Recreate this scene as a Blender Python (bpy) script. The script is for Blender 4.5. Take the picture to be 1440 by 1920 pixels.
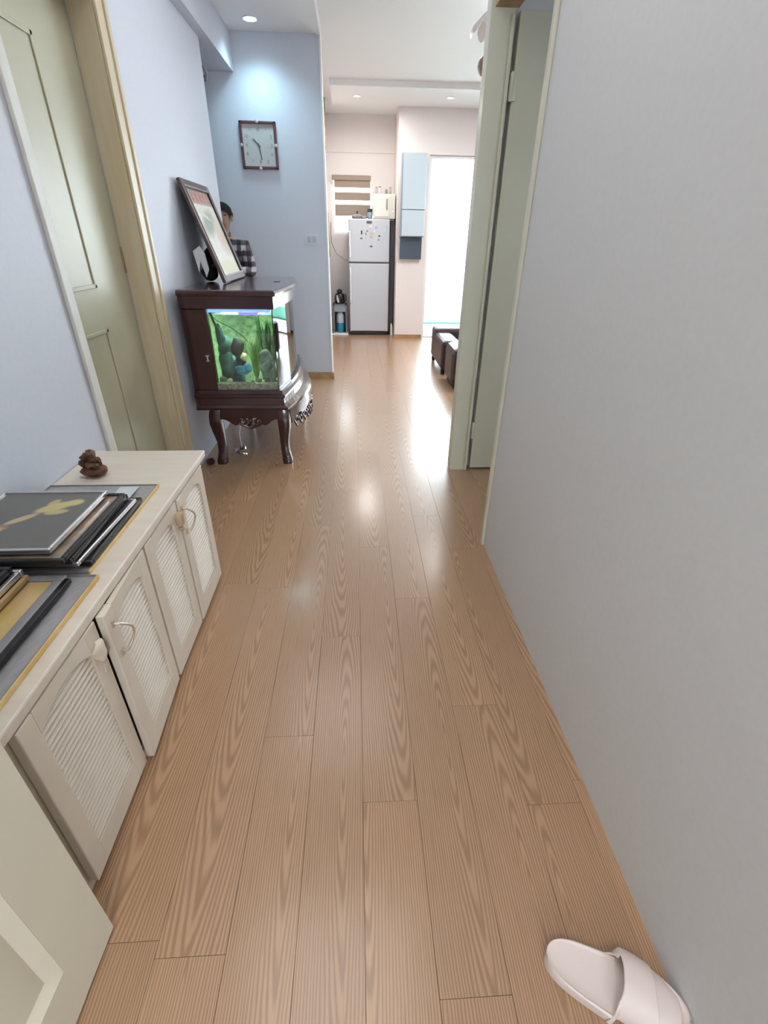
import bpy, bmesh, math, random
from mathutils import Vector, Matrix
random.seed(7)
PI = math.pi
for o in list(bpy.data.objects): bpy.data.objects.remove(o)
S = bpy.context.scene
C = S.collection

# ------------------------------------------------------------ camera
cam = bpy.data.cameras.new('camera'); co = bpy.data.objects.new('camera', cam); C.objects.link(co)
cam.sensor_fit = 'HORIZONTAL'; cam.sensor_width = 36.0; cam.lens = 36.0 * 892.91 / 1440.0
cam.clip_start = 0.02; cam.clip_end = 100
Rm = Matrix(((0.99847065, 0.01397473, -0.0534889), (-0.05335887, 0.49672254, -0.86626759), (0.01446328, 0.86779688, 0.49670856)))
co.matrix_world = Matrix.Translation((0, 0, 1.3)) @ Rm.to_4x4()
S.camera = co
# ------------------------------------------------------------ world, exposure, large lights
S.view_settings.view_transform = 'Standard'; S.view_settings.look = 'None'
S.view_settings.gamma = 1.0; S.view_settings.use_curve_mapping = False
S.view_settings.exposure = 0.30
w = bpy.data.worlds.new('world'); S.world = w; w.use_nodes = True
bg = w.node_tree.nodes['Background']; bg.inputs[0].default_value = (0.84, 0.93, 1.0, 1); bg.inputs[1].default_value = 14.0
def area_lamp(name, loc, size, power, col, rot=(0, 0, 0), sy=None):
    l = bpy.data.lights.new(name, 'AREA'); l.energy = power; l.color = col; l.size = size
    if sy: l.shape = 'RECTANGLE'; l.size_y = sy
    o = bpy.data.objects.new(name, l); C.objects.link(o); o.location = loc; o.rotation_euler = rot; return o
area_lamp('hall_fill_light', (-0.2, 1.0, 2.66), 1.0, 11, (1.0, 0.96, 0.91))  # unseen fill light added overhead for the near hall
area_lamp('hall_fill_light', (-0.2, 3.0, 2.66), 1.0, 7, (0.93, 0.97, 1.0))  # second unseen fill, added for the middle of the hall
area_lamp('living_room_fill_light', (1.6, 5.4, 2.74), 1.2, 62, (1.0, 0.98, 0.97))  # added fill light, lifts the living room walls and ceiling
area_lamp('kitchen_fill_light', (0.15, 7.3, 2.68), 0.3, 14, (1.0, 0.95, 0.90))  # extra fill added beside the downlight to brighten the niche
area_lamp('entry_fill_light', (0.0, -1.3, 2.6), 1.0, 24, (1.0, 0.96, 0.91))  # unseen fill added behind the camera for right wall and near doors

# ------------------------------------------------------------ materials
MATS = {}
def mat(name, col, rough=0.5, metal=0.0, spec=0.5, noise=0.0, nscale=20.0, bump=0.0, coat=0.0, emit=None, es=0.0, col2=None, stretch=None, crough=0.1):
    if name in MATS: return MATS[name]
    m = bpy.data.materials.new(name); m.use_nodes = True; nt = m.node_tree; b = nt.nodes['Principled BSDF']
    b.inputs['Base Color'].default_value = (*col, 1); b.inputs['Roughness'].default_value = rough
    b.inputs['Metallic'].default_value = metal; b.inputs['Specular IOR Level'].default_value = spec
    b.inputs['Coat Weight'].default_value = coat; b.inputs['Coat Roughness'].default_value = crough
    if emit: b.inputs['Emission Color'].default_value = (*emit, 1); b.inputs['Emission Strength'].default_value = es
    if noise or bump:
        tc = nt.nodes.new('ShaderNodeTexCoord'); mp = nt.nodes.new('ShaderNodeMapping'); nz = nt.nodes.new('ShaderNodeTexNoise')
        nt.links.new(tc.outputs['Object'], mp.inputs[0]); nt.links.new(mp.outputs[0], nz.inputs['Vector'])
        nz.inputs['Scale'].default_value = nscale; nz.inputs['Detail'].default_value = 4
        if stretch: mp.inputs['Scale'].default_value = stretch
        if noise:
            r = nt.nodes.new('ShaderNodeMix'); r.data_type = 'RGBA'
            c2 = col2 or tuple(c * (1 - noise) for c in col)
            r.inputs[6].default_value = (*col, 1); r.inputs[7].default_value = (*c2, 1)
            cr = nt.nodes.new('ShaderNodeMapRange'); cr.inputs[1].default_value = .35; cr.inputs[2].default_value = .65
            nt.links.new(nz.outputs[0], cr.inputs[0]); nt.links.new(cr.outputs[0], r.inputs[0]); nt.links.new(r.outputs[2], b.inputs['Base Color'])
        if bump:
            bp = nt.nodes.new('ShaderNodeBump'); bp.inputs['Strength'].default_value = bump; bp.inputs['Distance'].default_value = .003
            nt.links.new(nz.outputs[0], bp.inputs['Height']); nt.links.new(bp.outputs[0], b.inputs['Normal'])
    MATS[name] = m; return m
M = {}
M['wall'] = mat('painted_wall', (.635, .64, .655), .6, bump=.05, nscale=60, noise=.03)
M['wall_cool'] = mat('blue_white_wall', (.60, .635, .72), .55, bump=.05, nscale=60, noise=.03)
M['wall_warm'] = mat('kitchen_wall', (.78, .73, .71), .6, bump=.05, nscale=60, noise=.03)
M['ceil'] = mat('ceiling_paint', (.84, .84, .85), .7)
M['dcream'] = mat('olive_cream_paint', (.47, .46, .335), .4, noise=.05, nscale=6, bump=.03)
M['dcream2'] = mat('casing_paint', (.63, .56, .41), .4, noise=.08, nscale=8, stretch=(6, 6, .6), col2=(.60, .50, .33))
M['leaf'] = mat('pale_door_paint', (.60, .59, .48), .35, noise=.04, nscale=5)
M['cab'] = mat('cabinet_cream_paint', (.70, .63, .53), .45, noise=.06, nscale=9, bump=.04)
M['cabtop'] = mat('cabinet_top_laminate', (.68, .64, .55), .35, noise=.07, nscale=5, stretch=(1, 6, 1), col2=(.66, .58, .50))
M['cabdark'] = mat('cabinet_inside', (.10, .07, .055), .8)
M['skirt'] = mat('skirting_wood', (.45, .27, .12), .4, noise=.3, nscale=12)
M['dwood'] = mat('mahogany_lacquer', (.045, .010, .016), .22, noise=.5, nscale=9, stretch=(1, 1, 4), coat=.8, crough=.12)
M['fwood'] = mat('frame_brown_wood', (.09, .045, .035), .35, noise=.4, nscale=30, coat=.3)
M['black'] = mat('black_gloss', (.012, .012, .014), .25)
M['matblack'] = mat('black_matt', (.015, .015, .016), .6)
M['silver'] = mat('silver_metal', (.72, .73, .74), .25, metal=.9)
M['brass'] = mat('dull_brass', (.42, .32, .19), .4, metal=.7)
M['gold'] = mat('gold_edge', (.62, .40, .13), .4, noise=.5, nscale=14, col2=(.75, .55, .25))
M['greyframe'] = mat('grey_frame', (.26, .26, .27), .4, noise=.2, nscale=20)
M['fridge'] = mat('fridge_silver', (.50, .51, .54), .35, metal=.35)
M['dark'] = mat('gap_shade_plum', (.045, .035, .045), .4)  # deep shade of the gap beside the fridge, put into the colour
M['white'] = mat('white_plastic', (.80, .80, .80), .35)
M['glosswhite'] = mat('blue_white_gloss', (.50, .60, .66), .12, coat=.5)
M['slate'] = mat('slate_blue_panel', (.055, .075, .11), .3)
M['leather'] = mat('brown_leather', (.055, .032, .034), .38, bump=.3, nscale=60, noise=.2)
M['slip'] = mat('pale_pink_foam', (.72, .63, .60), .55, bump=.05, nscale=90)
M['skin'] = mat('skin', (.34, .20, .16), .55)
M['hair'] = mat('black_hair', (.010, .008, .008), .75, spec=.15, bump=.5, nscale=90)
M['teal'] = mat('teal_liquid', (.02, .22, .33), .2)
M['bluegrey'] = mat('blue_grey_plastic', (.25, .31, .36), .35)
M['cone'] = mat('reddish_brown_wood', (.13, .045, .02), .5, noise=.6, nscale=40, bump=.5)
M['gravel'] = mat('pale_gravel', (.50, .46, .36), .7, noise=.5, nscale=60)
M['rock'] = mat('dark_teal_rock', (.045, .12, .13), .7, noise=.6, nscale=15, bump=.8)
M['plant'] = mat('green_plant', (.16, .32, .05), .5, noise=.5, nscale=20)
M['plant2'] = mat('dark_green_plant', (.05, .13, .05), .5, noise=.5, nscale=20)
M['rockg'] = mat('grey_rock', (.14, .16, .14), .8, noise=.6, nscale=30, bump=.8)
M['coral'] = mat('pale_ornament', (.65, .50, .30), .6)
M['blueorn'] = mat('blue_ornament', (.03, .22, .38), .5)
M['tankback'] = mat('pale_green_backing', (.46, .56, .46), .6, noise=.25, nscale=10, col2=(.26, .40, .30))
M['glow'] = mat('lamp_diffuser', (1, 1, 1), .5, emit=(.86, .97, 1), es=6)
M['glow2'] = mat('warm_lamp_diffuser', (1, 1, 1), .5, emit=(1, .97, .92), es=6)
M['blueled'] = mat('blue_led', (.1, .1, .9), .5, emit=(.12, .05, 1), es=3)
M['tubeled'] = mat('tank_tube_lamp', (1, 1, 1), .5, emit=(.12, .32, .85), es=.8)
M['blindd'] = mat('blind_brown_band', (.32, .25, .20), .7)
M['yellowwood'] = mat('tan_wood', (.46, .32, .15), .5, noise=.4, nscale=12, stretch=(1, 1, 4))
M['frost'] = mat('frosted_shade', (.80, .77, .76), .3)
M['tile'] = mat('balcony_tile', (.75, .78, .76), .5)
M['grass'] = mat('green_mat', (.045, .26, .16), .8, noise=.2, nscale=30)
M['skyconc'] = mat('pale_parapet', (.80, .82, .80), .7)
def glassmat(name, tint, refl=.1):
    m = bpy.data.materials.new(name); m.use_nodes = True; nt = m.node_tree; nt.nodes.clear()
    o = nt.nodes.new('ShaderNodeOutputMaterial'); t = nt.nodes.new('ShaderNodeBsdfTransparent'); g = nt.nodes.new('ShaderNodeBsdfGlossy')
    t.inputs[0].default_value = (*tint, 1); g.inputs['Roughness'].default_value = .03; g.inputs['Color'].default_value = (.95, 1, 1, 1)
    f = nt.nodes.new('ShaderNodeFresnel'); f.inputs[0].default_value = 1.5; mx = nt.nodes.new('ShaderNodeMixShader')
    nt.links.new(f.outputs[0], mx.inputs[0]); nt.links.new(t.outputs[0], mx.inputs[1]); nt.links.new(g.outputs[0], mx.inputs[2]); nt.links.new(mx.outputs[0], o.inputs[0])
    return m
M['glass'] = glassmat('clear_glass', (.95, .98, .96)); M['water'] = glassmat('green_water', (.80, .95, .84)); M['wglass'] = glassmat('window_glass', (.96, .98, .98))

def plank_mat():
    m = bpy.data.materials.new('oak_plank'); m.use_nodes = True; nt = m.node_tree; N = nt.nodes; L = nt.links; b = N['Principled BSDF']
    def nd(t, **k):
        n = N.new(t)
        for a, v in k.items(): setattr(n, a, v)
        return n
    tc = nd('ShaderNodeTexCoord'); oi = nd('ShaderNodeObjectInfo'); wn = nd('ShaderNodeTexWhiteNoise', noise_dimensions='1D'); L.new(oi.outputs['Random'], wn.inputs['W'])
    off = nd('ShaderNodeVectorMath', operation='MULTIPLY_ADD'); L.new(wn.outputs['Color'], off.inputs[0]); off.inputs[1].default_value = (.13, 1.0, 0.0); off.inputs[2].default_value = (-.065, -.9, 0)
    p = nd('ShaderNodeVectorMath', operation='ADD'); L.new(tc.outputs['Object'], p.inputs[0]); L.new(off.outputs[0], p.inputs[1])
    sc = nd('ShaderNodeVectorMath', operation='MULTIPLY'); L.new(p.outputs[0], sc.inputs[0]); sc.inputs[1].default_value = (1, .060, 0)
    # wobble
    wp = nd('ShaderNodeVectorMath', operation='MULTIPLY'); L.new(p.outputs[0], wp.inputs[0]); wp.inputs[1].default_value = (11, 1.3, 1)
    wz = nd('ShaderNodeTexNoise'); wz.inputs['Scale'].default_value = 1; wz.inputs['Detail'].default_value = 3; L.new(wp.outputs[0], wz.inputs['Vector'])
    ws = nd('ShaderNodeVectorMath', operation='MULTIPLY_ADD'); L.new(wz.outputs['Color'], ws.inputs[0]); ws.inputs[1].default_value = (.03, .03, 0); L.new(sc.outputs[0], ws.inputs[2])
    ln = nd('ShaderNodeVectorMath', operation='LENGTH'); L.new(ws.outputs[0], ln.inputs[0])
    k = nd('ShaderNodeMath', operation='MULTIPLY'); L.new(ln.outputs['Value'], k.inputs[0]); k.inputs[1].default_value = 2 * PI / .0060
    sn = nd('ShaderNodeMath', operation='SINE'); L.new(k.outputs[0], sn.inputs[0])
    mr = nd('ShaderNodeMapRange'); L.new(sn.outputs[0], mr.inputs[0]); mr.inputs[1].default_value = -1; mr.inputs[2].default_value = 1; mr.inputs[3].default_value = .16
    # fibres
    fp = nd('ShaderNodeVectorMath', operation='MULTIPLY'); L.new(p.outputs[0], fp.inputs[0]); fp.inputs[1].default_value = (330, 9, 1)
    fz = nd('ShaderNodeTexNoise'); fz.inputs['Scale'].default_value = 1; fz.inputs['Detail'].default_value = 3; L.new(fp.outputs[0], fz.inputs['Vector'])
    mul = nd('ShaderNodeMath', operation='MULTIPLY'); L.new(mr.outputs[0], mul.inputs[0]); L.new(fz.outputs[0], mul.inputs[1])
    cr = nd('ShaderNodeValToRGB'); L.new(mul.outputs[0], cr.inputs[0])
    cr.color_ramp.elements[0].position = .0; cr.color_ramp.elements[0].color = (.255, .138, .070, 1)
    cr.color_ramp.elements[1].position = .45; cr.color_ramp.elements[1].color = (.420, .258, .150, 1)
    # plank to plank variation
    v = nd('ShaderNodeHueSaturation'); L.new(cr.outputs[0], v.inputs['Color'])
    v1 = nd('ShaderNodeMapRange'); L.new(oi.outputs['Random'], v1.inputs[0]); v1.inputs[3].default_value = .94; v1.inputs[4].default_value = 1.08; L.new(v1.outputs[0], v.inputs['Value'])
    L.new(v.outputs[0], b.inputs['Base Color']); b.inputs['Roughness'].default_value = .40; b.inputs['Specular IOR Level'].default_value = .5
    b.inputs['Coat Weight'].default_value = .75; b.inputs['Coat Roughness'].default_value = .20
    bp = nd('ShaderNodeBump'); bp.inputs['Strength'].default_value = .12; bp.inputs['Distance'].default_value = .001; L.new(mul.outputs[0], bp.inputs['Height']); L.new(bp.outputs[0], b.inputs['Normal'])
    return m
M['plank'] = plank_mat(); M['sub'] = mat('floor_underlay', (.16, .09, .05), .8)
def attrmat(name, rough=.4, coat=0.0):
    m = bpy.data.materials.new(name); m.use_nodes = True; nt = m.node_tree; a = nt.nodes.new('ShaderNodeAttribute'); a.attribute_name = 'print'
    b = nt.nodes['Principled BSDF']; nt.links.new(a.outputs['Color'], b.inputs['Base Color']); b.inputs['Roughness'].default_value = rough; b.inputs['Coat Weight'].default_value = coat
    return m
M['print'] = attrmat('printed_picture', .45, .6); M['fabric'] = attrmat('plaid_fabric', .8)

# ------------------------------------------------------------ builders
class MB:
    def __init__(s): s.v = []; s.f = []; s.sm = []
    def add(s, vs, fs, smooth=False):
        n = len(s.v); s.v += [Vector(v) for v in vs]; s.f += [tuple(i + n for i in f) for f in fs]; s.sm += [smooth] * len(fs); return s
    def box(s, x0, x1, y0, y1, z0, z1, T=None, bev=0.0):
        if bev > 0:
            bm = bmesh.new(); bmesh.ops.create_cube(bm, size=1)
            for v in bm.verts: v.co = Vector(((x0 + x1) / 2 + v.co.x * (x1 - x0), (y0 + y1) / 2 + v.co.y * (y1 - y0), (z0 + z1) / 2 + v.co.z * (z1 - z0)))
            bmesh.ops.bevel(bm, geom=list(bm.edges), offset=bev, segments=2, affect='EDGES', profile=.5)
            bm.verts.index_update(); vs = [v.co.copy() for v in bm.verts]; fs = [[v.index for v in f.verts] for f in bm.faces]; bm.free()
            if T: vs = [T @ v for v in vs]
            return s.add(vs, fs)
        vs = [Vector((x, y, z)) for z in (z0, z1) for y in (y0, y1) for x in (x0, x1)]
        if T: vs = [T @ v for v in vs]
        return s.add(vs, [(0, 2, 3, 1), (4, 5, 7, 6), (0, 1, 5, 4), (2, 6, 7, 3), (0, 4, 6, 2), (1, 3, 7, 5)])
    def lathe(s, prof, cx=0, cy=0, cz=0, n=20, sx=1, sy=1, T=None, cap=True):
        vs = []; fs = []
        for r, z in prof:
            for i in range(n): a = 2 * PI * i / n; vs.append(Vector((cx + r * sx * math.cos(a), cy + r * sy * math.sin(a), cz + z)))
        for k in range(len(prof) - 1):
            for i in range(n): j = (i + 1) % n; fs.append((k * n + i, k * n + j, (k + 1) * n + j, (k + 1) * n + i))
        if cap: fs.append(tuple(reversed(range(n)))); fs.append(tuple((len(prof) - 1) * n + i for i in range(n)))
        if T: vs = [T @ v for v in vs]
        return s.add(vs, fs, True)
    def tube(s, pts, r, n=8, closed=False):
        pts = [Vector(p) for p in pts]; m = len(pts); rr = r if isinstance(r, (list, tuple)) else [r] * m; vs = []; fs = []; up = Vector((.31, .22, .92)).normalized()
        for i, p in enumerate(pts):
            if closed: t = pts[(i + 1) % m] - pts[i - 1]
            else: t = pts[min(i + 1, m - 1)] - pts[max(i - 1, 0)]
            t.normalize(); a = t.cross(up)
            if a.length < .05: a = t.cross(Vector((1, 0, 0)))
            a.normalize(); b = t.cross(a)
            for j in range(n): q = 2 * PI * j / n; vs.append(p + (a * math.cos(q) + b * math.sin(q)) * rr[i])
        for i in range(m if closed else m - 1):
            i2 = (i + 1) % m
            for j in range(n): k = (j + 1) % n; fs.append((i * n + j, i * n + k, i2 * n + k, i2 * n + j))
        if not closed: fs.append(tuple(reversed(range(n)))); fs.append(tuple((m - 1) * n + j for j in range(n)))
        return s.add(vs, fs, True)
    def prism(s, poly, axis, a, b):
        # poly: 2D points; extruded along axis from a to b ('x': (y,z), 'y': (x,z), 'z': (x,y))
        def p(u, v, t): return {'x': (t, u, v), 'y': (u, t, v), 'z': (u, v, t)}[axis]
        n = len(poly); vs = [p(u, v, a) for u, v in poly] + [p(u, v, b) for u, v in poly]
        fs = [tuple(reversed(range(n))), tuple(range(n, 2 * n))] + [(i, (i + 1) % n, n + (i + 1) % n, n + i) for i in range(n)]
        return s.add(vs, fs)
    def blob(s, c, r, seed=0, amp=.25, n=12, m=8):
        rnd = random.Random(seed); ph = [rnd.uniform(0, 6.28) for _ in range(6)]; vs = []; fs = []
        for i in range(m + 1):
            th = PI * i / m
            for j in range(n):
                a = 2 * PI * j / n; k = 1 + amp * (math.sin(3 * a + ph[0] + 2 * th) * .5 + math.sin(2 * th * 2 + ph[1] + a) * .5) * math.sin(th)
                vs.append((c[0] + r[0] * k * math.sin(th) * math.cos(a), c[1] + r[1] * k * math.sin(th) * math.sin(a), c[2] + r[2] * k * math.cos(th)))
        for i in range(m):
            for j in range(n): q = (j + 1) % n; fs.append((i * n + j, (i + 1) * n + j, (i + 1) * n + q, i * n + q))
        return s.add(vs, fs, True)
    def build(s, name, material, parent=None, local=False, label=None):
        o0 = Vector((0, 0, 0))
        if parent is not None and not local:
            q = parent
            while q is not None: o0 = o0 + q.location; q = q.parent
        me = bpy.data.meshes.new(name); me.from_pydata([v - o0 for v in s.v], [], s.f)
        bm = bmesh.new(); bm.from_mesh(me); bmesh.ops.remove_doubles(bm, verts=bm.verts, dist=1e-6); 
        bmesh.ops.recalc_face_normals(bm, faces=bm.faces)
        sm = any(s.sm)
        if sm:
            for f in bm.faces: f.smooth = True
            for e in bm.edges:
                if len(e.link_faces) == 2 and e.calc_face_angle(0) > .7: e.smooth = False
        bm.to_mesh(me); bm.free()
        me.materials.append(M[material] if isinstance(material, str) else material)
        o = bpy.data.objects.new(name, me); C.objects.link(o)
        if parent is not None: o.parent = parent
        if label: o['label'] = label
        return o
def tag(o, label, cat, group=None, kind=None):
    if label: o['label'] = label
    if cat: o['category'] = cat
    if group: o['group'] = group
    if kind: o['kind'] = kind
    return o
def thing(name, label, cat, loc=(0, 0, 0), group=None, rz=0):
    o = bpy.data.objects.new(name, None); C.objects.link(o); o.location = loc; o.rotation_euler = (0, 0, rz); o.empty_display_size = .05
    return tag(o, label, cat, group)
def struct(o): o['kind'] = 'structure'; return o
def dup(o, parent=None, loc=None):
    c = o.copy(); C.objects.link(c)
    if parent: c.parent = parent
    if loc is not None: c.location = loc
    return c
def printgrid(name, P0, U, V, nu, nv, fn, parent, material='print', thick=None, label=None):
    P0, U, V = Vector(P0), Vector(U), Vector(V); org = Vector((0, 0, 0)); q = parent
    while q is not None: org = org + q.location; q = q.parent
    vs = [P0 + U * (i / nu) + V * (j / nv) - org for j in range(nv + 1) for i in range(nu + 1)]
    fs = [(j * (nu + 1) + i, j * (nu + 1) + i + 1, (j + 1) * (nu + 1) + i + 1, (j + 1) * (nu + 1) + i) for j in range(nv) for i in range(nu)]
    me = bpy.data.meshes.new(name); me.from_pydata(vs, [], fs); a = me.color_attributes.new('print', 'FLOAT_COLOR', 'POINT')
    k = 0
    for j in range(nv + 1):
        for i in range(nu + 1): a.data[k].color = (*fn(i / nu, j / nv), 1); k += 1
    me.materials.append(M[material]); o = bpy.data.objects.new(name, me); C.objects.link(o); o.parent = parent
    if label: o['label'] = label
    return o
def text_mesh(name, s, size, T, material, parent, depth=.001):
    cu = bpy.data.curves.new('t', 'FONT'); cu.body = s; cu.size = size; cu.align_x = 'CENTER'; cu.align_y = 'CENTER'; cu.extrude = depth
    t = bpy.data.objects.new('t', cu); C.objects.link(t); bpy.context.view_layer.update()
    me = bpy.data.meshes.new_from_object(t.evaluated_get(bpy.context.evaluated_depsgraph_get())); bpy.data.objects.remove(t)
    me.transform(T); me.materials.clear(); me.materials.append(M[material]); o = bpy.data.objects.new(name, me); C.objects.link(o); o.parent = parent; return o

# ------------------------------------------------------------ the setting
ZL = -.012
fl = struct(MB().box(-3.2, 4.2, -3.4, 8.9, -.06, ZL).build('floor', 'sub'))
PW, PLN, GAP = .1455, 1.21, .0007
cache = {}
def plank(x0, x1, y0, y1):
    w_, l_ = round(x1 - x0, 4), round(y1 - y0, 4)
    if (w_, l_) not in cache:
        o = MB().box(-w_ / 2 + GAP / 2, w_ / 2 - GAP / 2, -l_ / 2 + GAP / 2, l_ / 2 - GAP / 2, ZL, 0, bev=.0004).build('plank', 'plank', fl); cache[(w_, l_)] = o; first = o
    else: first = dup(cache[(w_, l_)], fl)
    first.location = ((x0 + x1) / 2, (y0 + y1) / 2, 0)
offs = {}
known = {0: .716, 1: .33, 2: 1.005, -1: 1.33, -2: .92, -3: 2.84 - PLN, 3: 1.9 - PLN, 4: .75, -4: .45, -5: 1.2, -6: .8}
i0 = -8
for i in range(i0, 24):
    xa, xb = .001 + i * PW, .001 + (i + 1) * PW
    y = known.get(i, random.uniform(.1, 1.2)) - 2 * PLN
    ylim0 = .0 if xa < .614 else 1.9
    if xa < -1.05: ylim0 = 4.3
    ymax = 7.6
    if xa >= .55 and xb < 1.0: ymax = 7.6
    if -.45 < xa < .6: ymax = 8.38
    while y < ymax:
        a, b = max(y, ylim0), min(y + PLN, ymax)
        if b - a > .04: plank(xa, xb, a, b)
        y += PLN

T_ = .12
def wall(name, boxes, material='wall'):
    m = MB()
    for b in boxes: m.box(*b)
    return struct(m.build(name, material))
WX = -1.02; RX = .614; CZ = 2.70; LZ = 2.79; BZ = 2.453; EY = 5.149
wall('wall_left', [(WX - T_, WX, -.37, 1.915, 0, BZ), (WX - T_, WX, 1.915, 2.688, 2.118, BZ), (WX - T_, WX, 2.688, 4.376, 0, BZ), (WX - .25, WX - .2, 1.7, 2.9, 0, BZ)], 'wall_cool')
wall('wall_right', [(RX, RX + .11, -.37, 1.95, 0, LZ), (RX, RX + .11, 1.95, 2.875, 2.271, LZ)])
wall('wall_back', [(-3.2, -.25, EY, EY + .13, 0, CZ + .02)], 'wall_cool')     # end wall with the clock
wall('trim_1', [(-.262, -.2488, EY - .012, EY + .13, 0, LZ)], 'ceil')          # pale corner bead
wall('ceiling', [(-3.2, -.25, -.37, EY + .13, CZ, CZ + .12), (-.25, 4.2, -.37, 8.9, LZ, LZ + .1), (-3.2, -.25, EY + .13, 8.9, LZ, LZ + .1), (-3.2, 4.2, -3.4, -.37, LZ, LZ + .1)], 'ceil')
m = MB(); m.prism([(-.25, EY), (-.25, 3.9), (-.60, 4.30), (-.275, EY)], 'z', CZ - .012, CZ + .001); struct(m.build('trim_2', 'ceil'))
wall('trim_3', [(-1.30, -.957, -.37, EY, BZ, CZ)], 'wall_cool')               # beam above the left wall
wall('trim_4', [(-.25, 4.2, 6.75, 7.6, 2.735, LZ)], 'ceil')                     # dropped ceiling edge
wall('wall_far', [(.585, .99, 7.6, 7.74, 0, LZ), (.99, 3.4, 7.6, 7.74, 2.262, LZ), (3.4, 4.2, 7.6, 7.74, 0, LZ)], 'wall_warm')
m = MB(); m.box(.585, .70, 7.74, 8.4, 0, LZ); struct(m.build('wall_niche_right', 'wall_warm'))
# niche back wall with the window opening
NX0, NX1 = -.46, .585
wall('wall_niche', [(NX0, NX1, 8.4, 8.52, 0, 1.36), (NX0, NX1, 8.4, 8.52, 2.09, LZ), (NX0, -.33, 8.4, 8.52, 1.36, 2.09), (.26, NX1, 8.4, 8.52, 1.36, 2.09)], 'wall_warm')
wall('trim_5', [(NX0, NX1, 8.385, 8.4, 2.36, 2.40)], 'wall_warm')
wall('wall_kitchen_left', [(-.55, -.395, 6.7, 8.52, 0, LZ)], 'yellowwood' if False else 'wall_warm')
wall('trim_6', [(-.395, -.345, 7.55, 7.62, 2.28, LZ)], 'yellowwood')
wall('wall_living_left', [(-.55, -.45, EY + .13, 6.7, 0, LZ)], 'wall_warm')
wall('wall_living_right', [(4.2, 4.3, 2.83, 8.9, 0, LZ)], 'wall')
wall('wall_bedroom', [(RX + .11, 2.4, -.37, -.25, 0, LZ), (3.2, 4.2, -.37, -.25, 0, LZ), (2.4, 3.2, -.37, -.25, 0, 1.1), (2.4, 3.2, -.37, -.25, 2.0, LZ), (4.2, 4.3, -.37, 2.88, 0, LZ), (.612, 4.2, 2.875, 2.96, 0, LZ)], 'wall')  # unseen window opening added so daylight reaches the open door leaf
wall('wall_passage', [(-3.2, -3.1, 4.256, EY, 0, CZ), (-3.1, WX - T_, 4.256, 4.376, 0, CZ)], 'wall_cool')
wall('wall_entry', [(-1.14, -.58, -.45, -.37, 0, LZ), (-.58, RX, -.45, -.37, 2.15, LZ), (RX, 1.6, -.45, -.37, 0, LZ), (-1.24, -1.14, -3.4, -.37, 0, LZ), (1.6, 1.7, -3.4, -.37, 0, LZ), (-1.14, -.3, -3.5, -3.4, 0, LZ), (.9, 1.6, -3.5, -3.4, 0, LZ), (-.3, .9, -3.5, -3.4, 0, 1.1), (-.3, .9, -3.5, -3.4, 2.1, LZ)], 'wall')  # unseen window opening at the rear, added for soft light from behind
wall('baseboard_back', [(-.62, -.25, EY - .014, EY, 0, .07), (-.25, -.238, EY - .014, EY + .13, 0, .07)], 'skirt')
wall('baseboard_far', [(.57, .99, 7.586, 7.6, 0, .05)], 'skirt')
# left door, frame and casing
d1 = struct(thing('door_1', 'olive cream panelled door closed in the left wall beyond the cabinet', None, (-1.12, 1.93, .01)))
MB().box(-1.16, -1.12, 1.93, 2.669, .01, 2.10).build('door_leaf', 'dcream', d1)
for z0, z1 in ((1.10, 1.915), (.15, .935)):
    m = MB(); y0, y1 = 1.98, 2.335; t = .016
    m.box(-1.12, -1.114, y0, y1, z0, z0 + t, bev=.002).box(-1.12, -1.114, y0, y1, z1 - t, z1, bev=.002).box(-1.12, -1.114, y0, y0 + t, z0, z1, bev=.002).box(-1.12, -1.114, y1 - t, y1, z0, z1, bev=.002)
    m.build('panel_moulding', 'dcream', d1)
m = MB().box(-1.122, -1.1165, 2.655, 2.6755, 1.14, 1.25, bev=.001); m.build('latch_plate', 'brass', d1, label='dull brass latch plate')
struct(MB().box(WX - .1, WX - .0005, 2.6765, 2.688, 0, 2.118).box(WX - .1, WX - .0005, 1.915, 1.9285, 0, 2.118).box(WX - .1, WX - .0005, 1.9285, 2.6765, 2.106, 2.118).build('trim_7', 'dcream2'))
m = MB(); m.box(WX, WX + .012, 2.684, 2.755, 0, 2.19, bev=.003); m.box(WX, WX + .020, 2.755, 2.785, 0, 2.19, bev=.004); m.box(WX, WX + .012, 1.85, 2.785, 2.12, 2.19, bev=.003)
struct(m.build('trim_8', 'dcream2'))
struct(MB().box(WX, WX + .014, 1.872, 1.925, 0, 2.12, bev=.004).build('trim_9', mat('worn_white_casing', (.70, .70, .66), .5, noise=.10, nscale=12)))
# right door: casing, jamb, header, open leaf
struct(MB().box(RX - .013, RX, 1.925, 1.951, 0, 2.2, bev=.003).box(RX - .004, RX + .11, 1.951, 1.966, 0, 2.18).build('trim_10', 'leaf'))
m = MB(); m.box(.598, .704, 2.812, 2.872, 0, 2.27, bev=.002); m.box(.690, .706, 2.800, 2.813, 0, 2.15, bev=.003)
struct(m.build('trim_11', 'leaf'))
struct(MB().box(RX + .001, RX + .105, 1.966, 2.812, 2.17, 2.268).build('trim_12', 'yellowwood'))
d2 = struct(thing('door_2', 'pale cream door standing open into the room on the right', None, (.72, 2.83, .012)))
MB().box(.729, 1.60, 2.815, 2.852, .012, 2.165, bev=.002).build('door_leaf', 'leaf', d2)
for z in (.22, 1.86):
    m = MB(); m.box(.712, .745, 2.806, 2.8155, z, z + .10, bev=.002); m.lathe([(.006, -.002), (.007, 0), (.007, .10), (.004, .104)], .722, 2.803, z, 12); m.build('hinge', 'leaf', d2)
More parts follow.
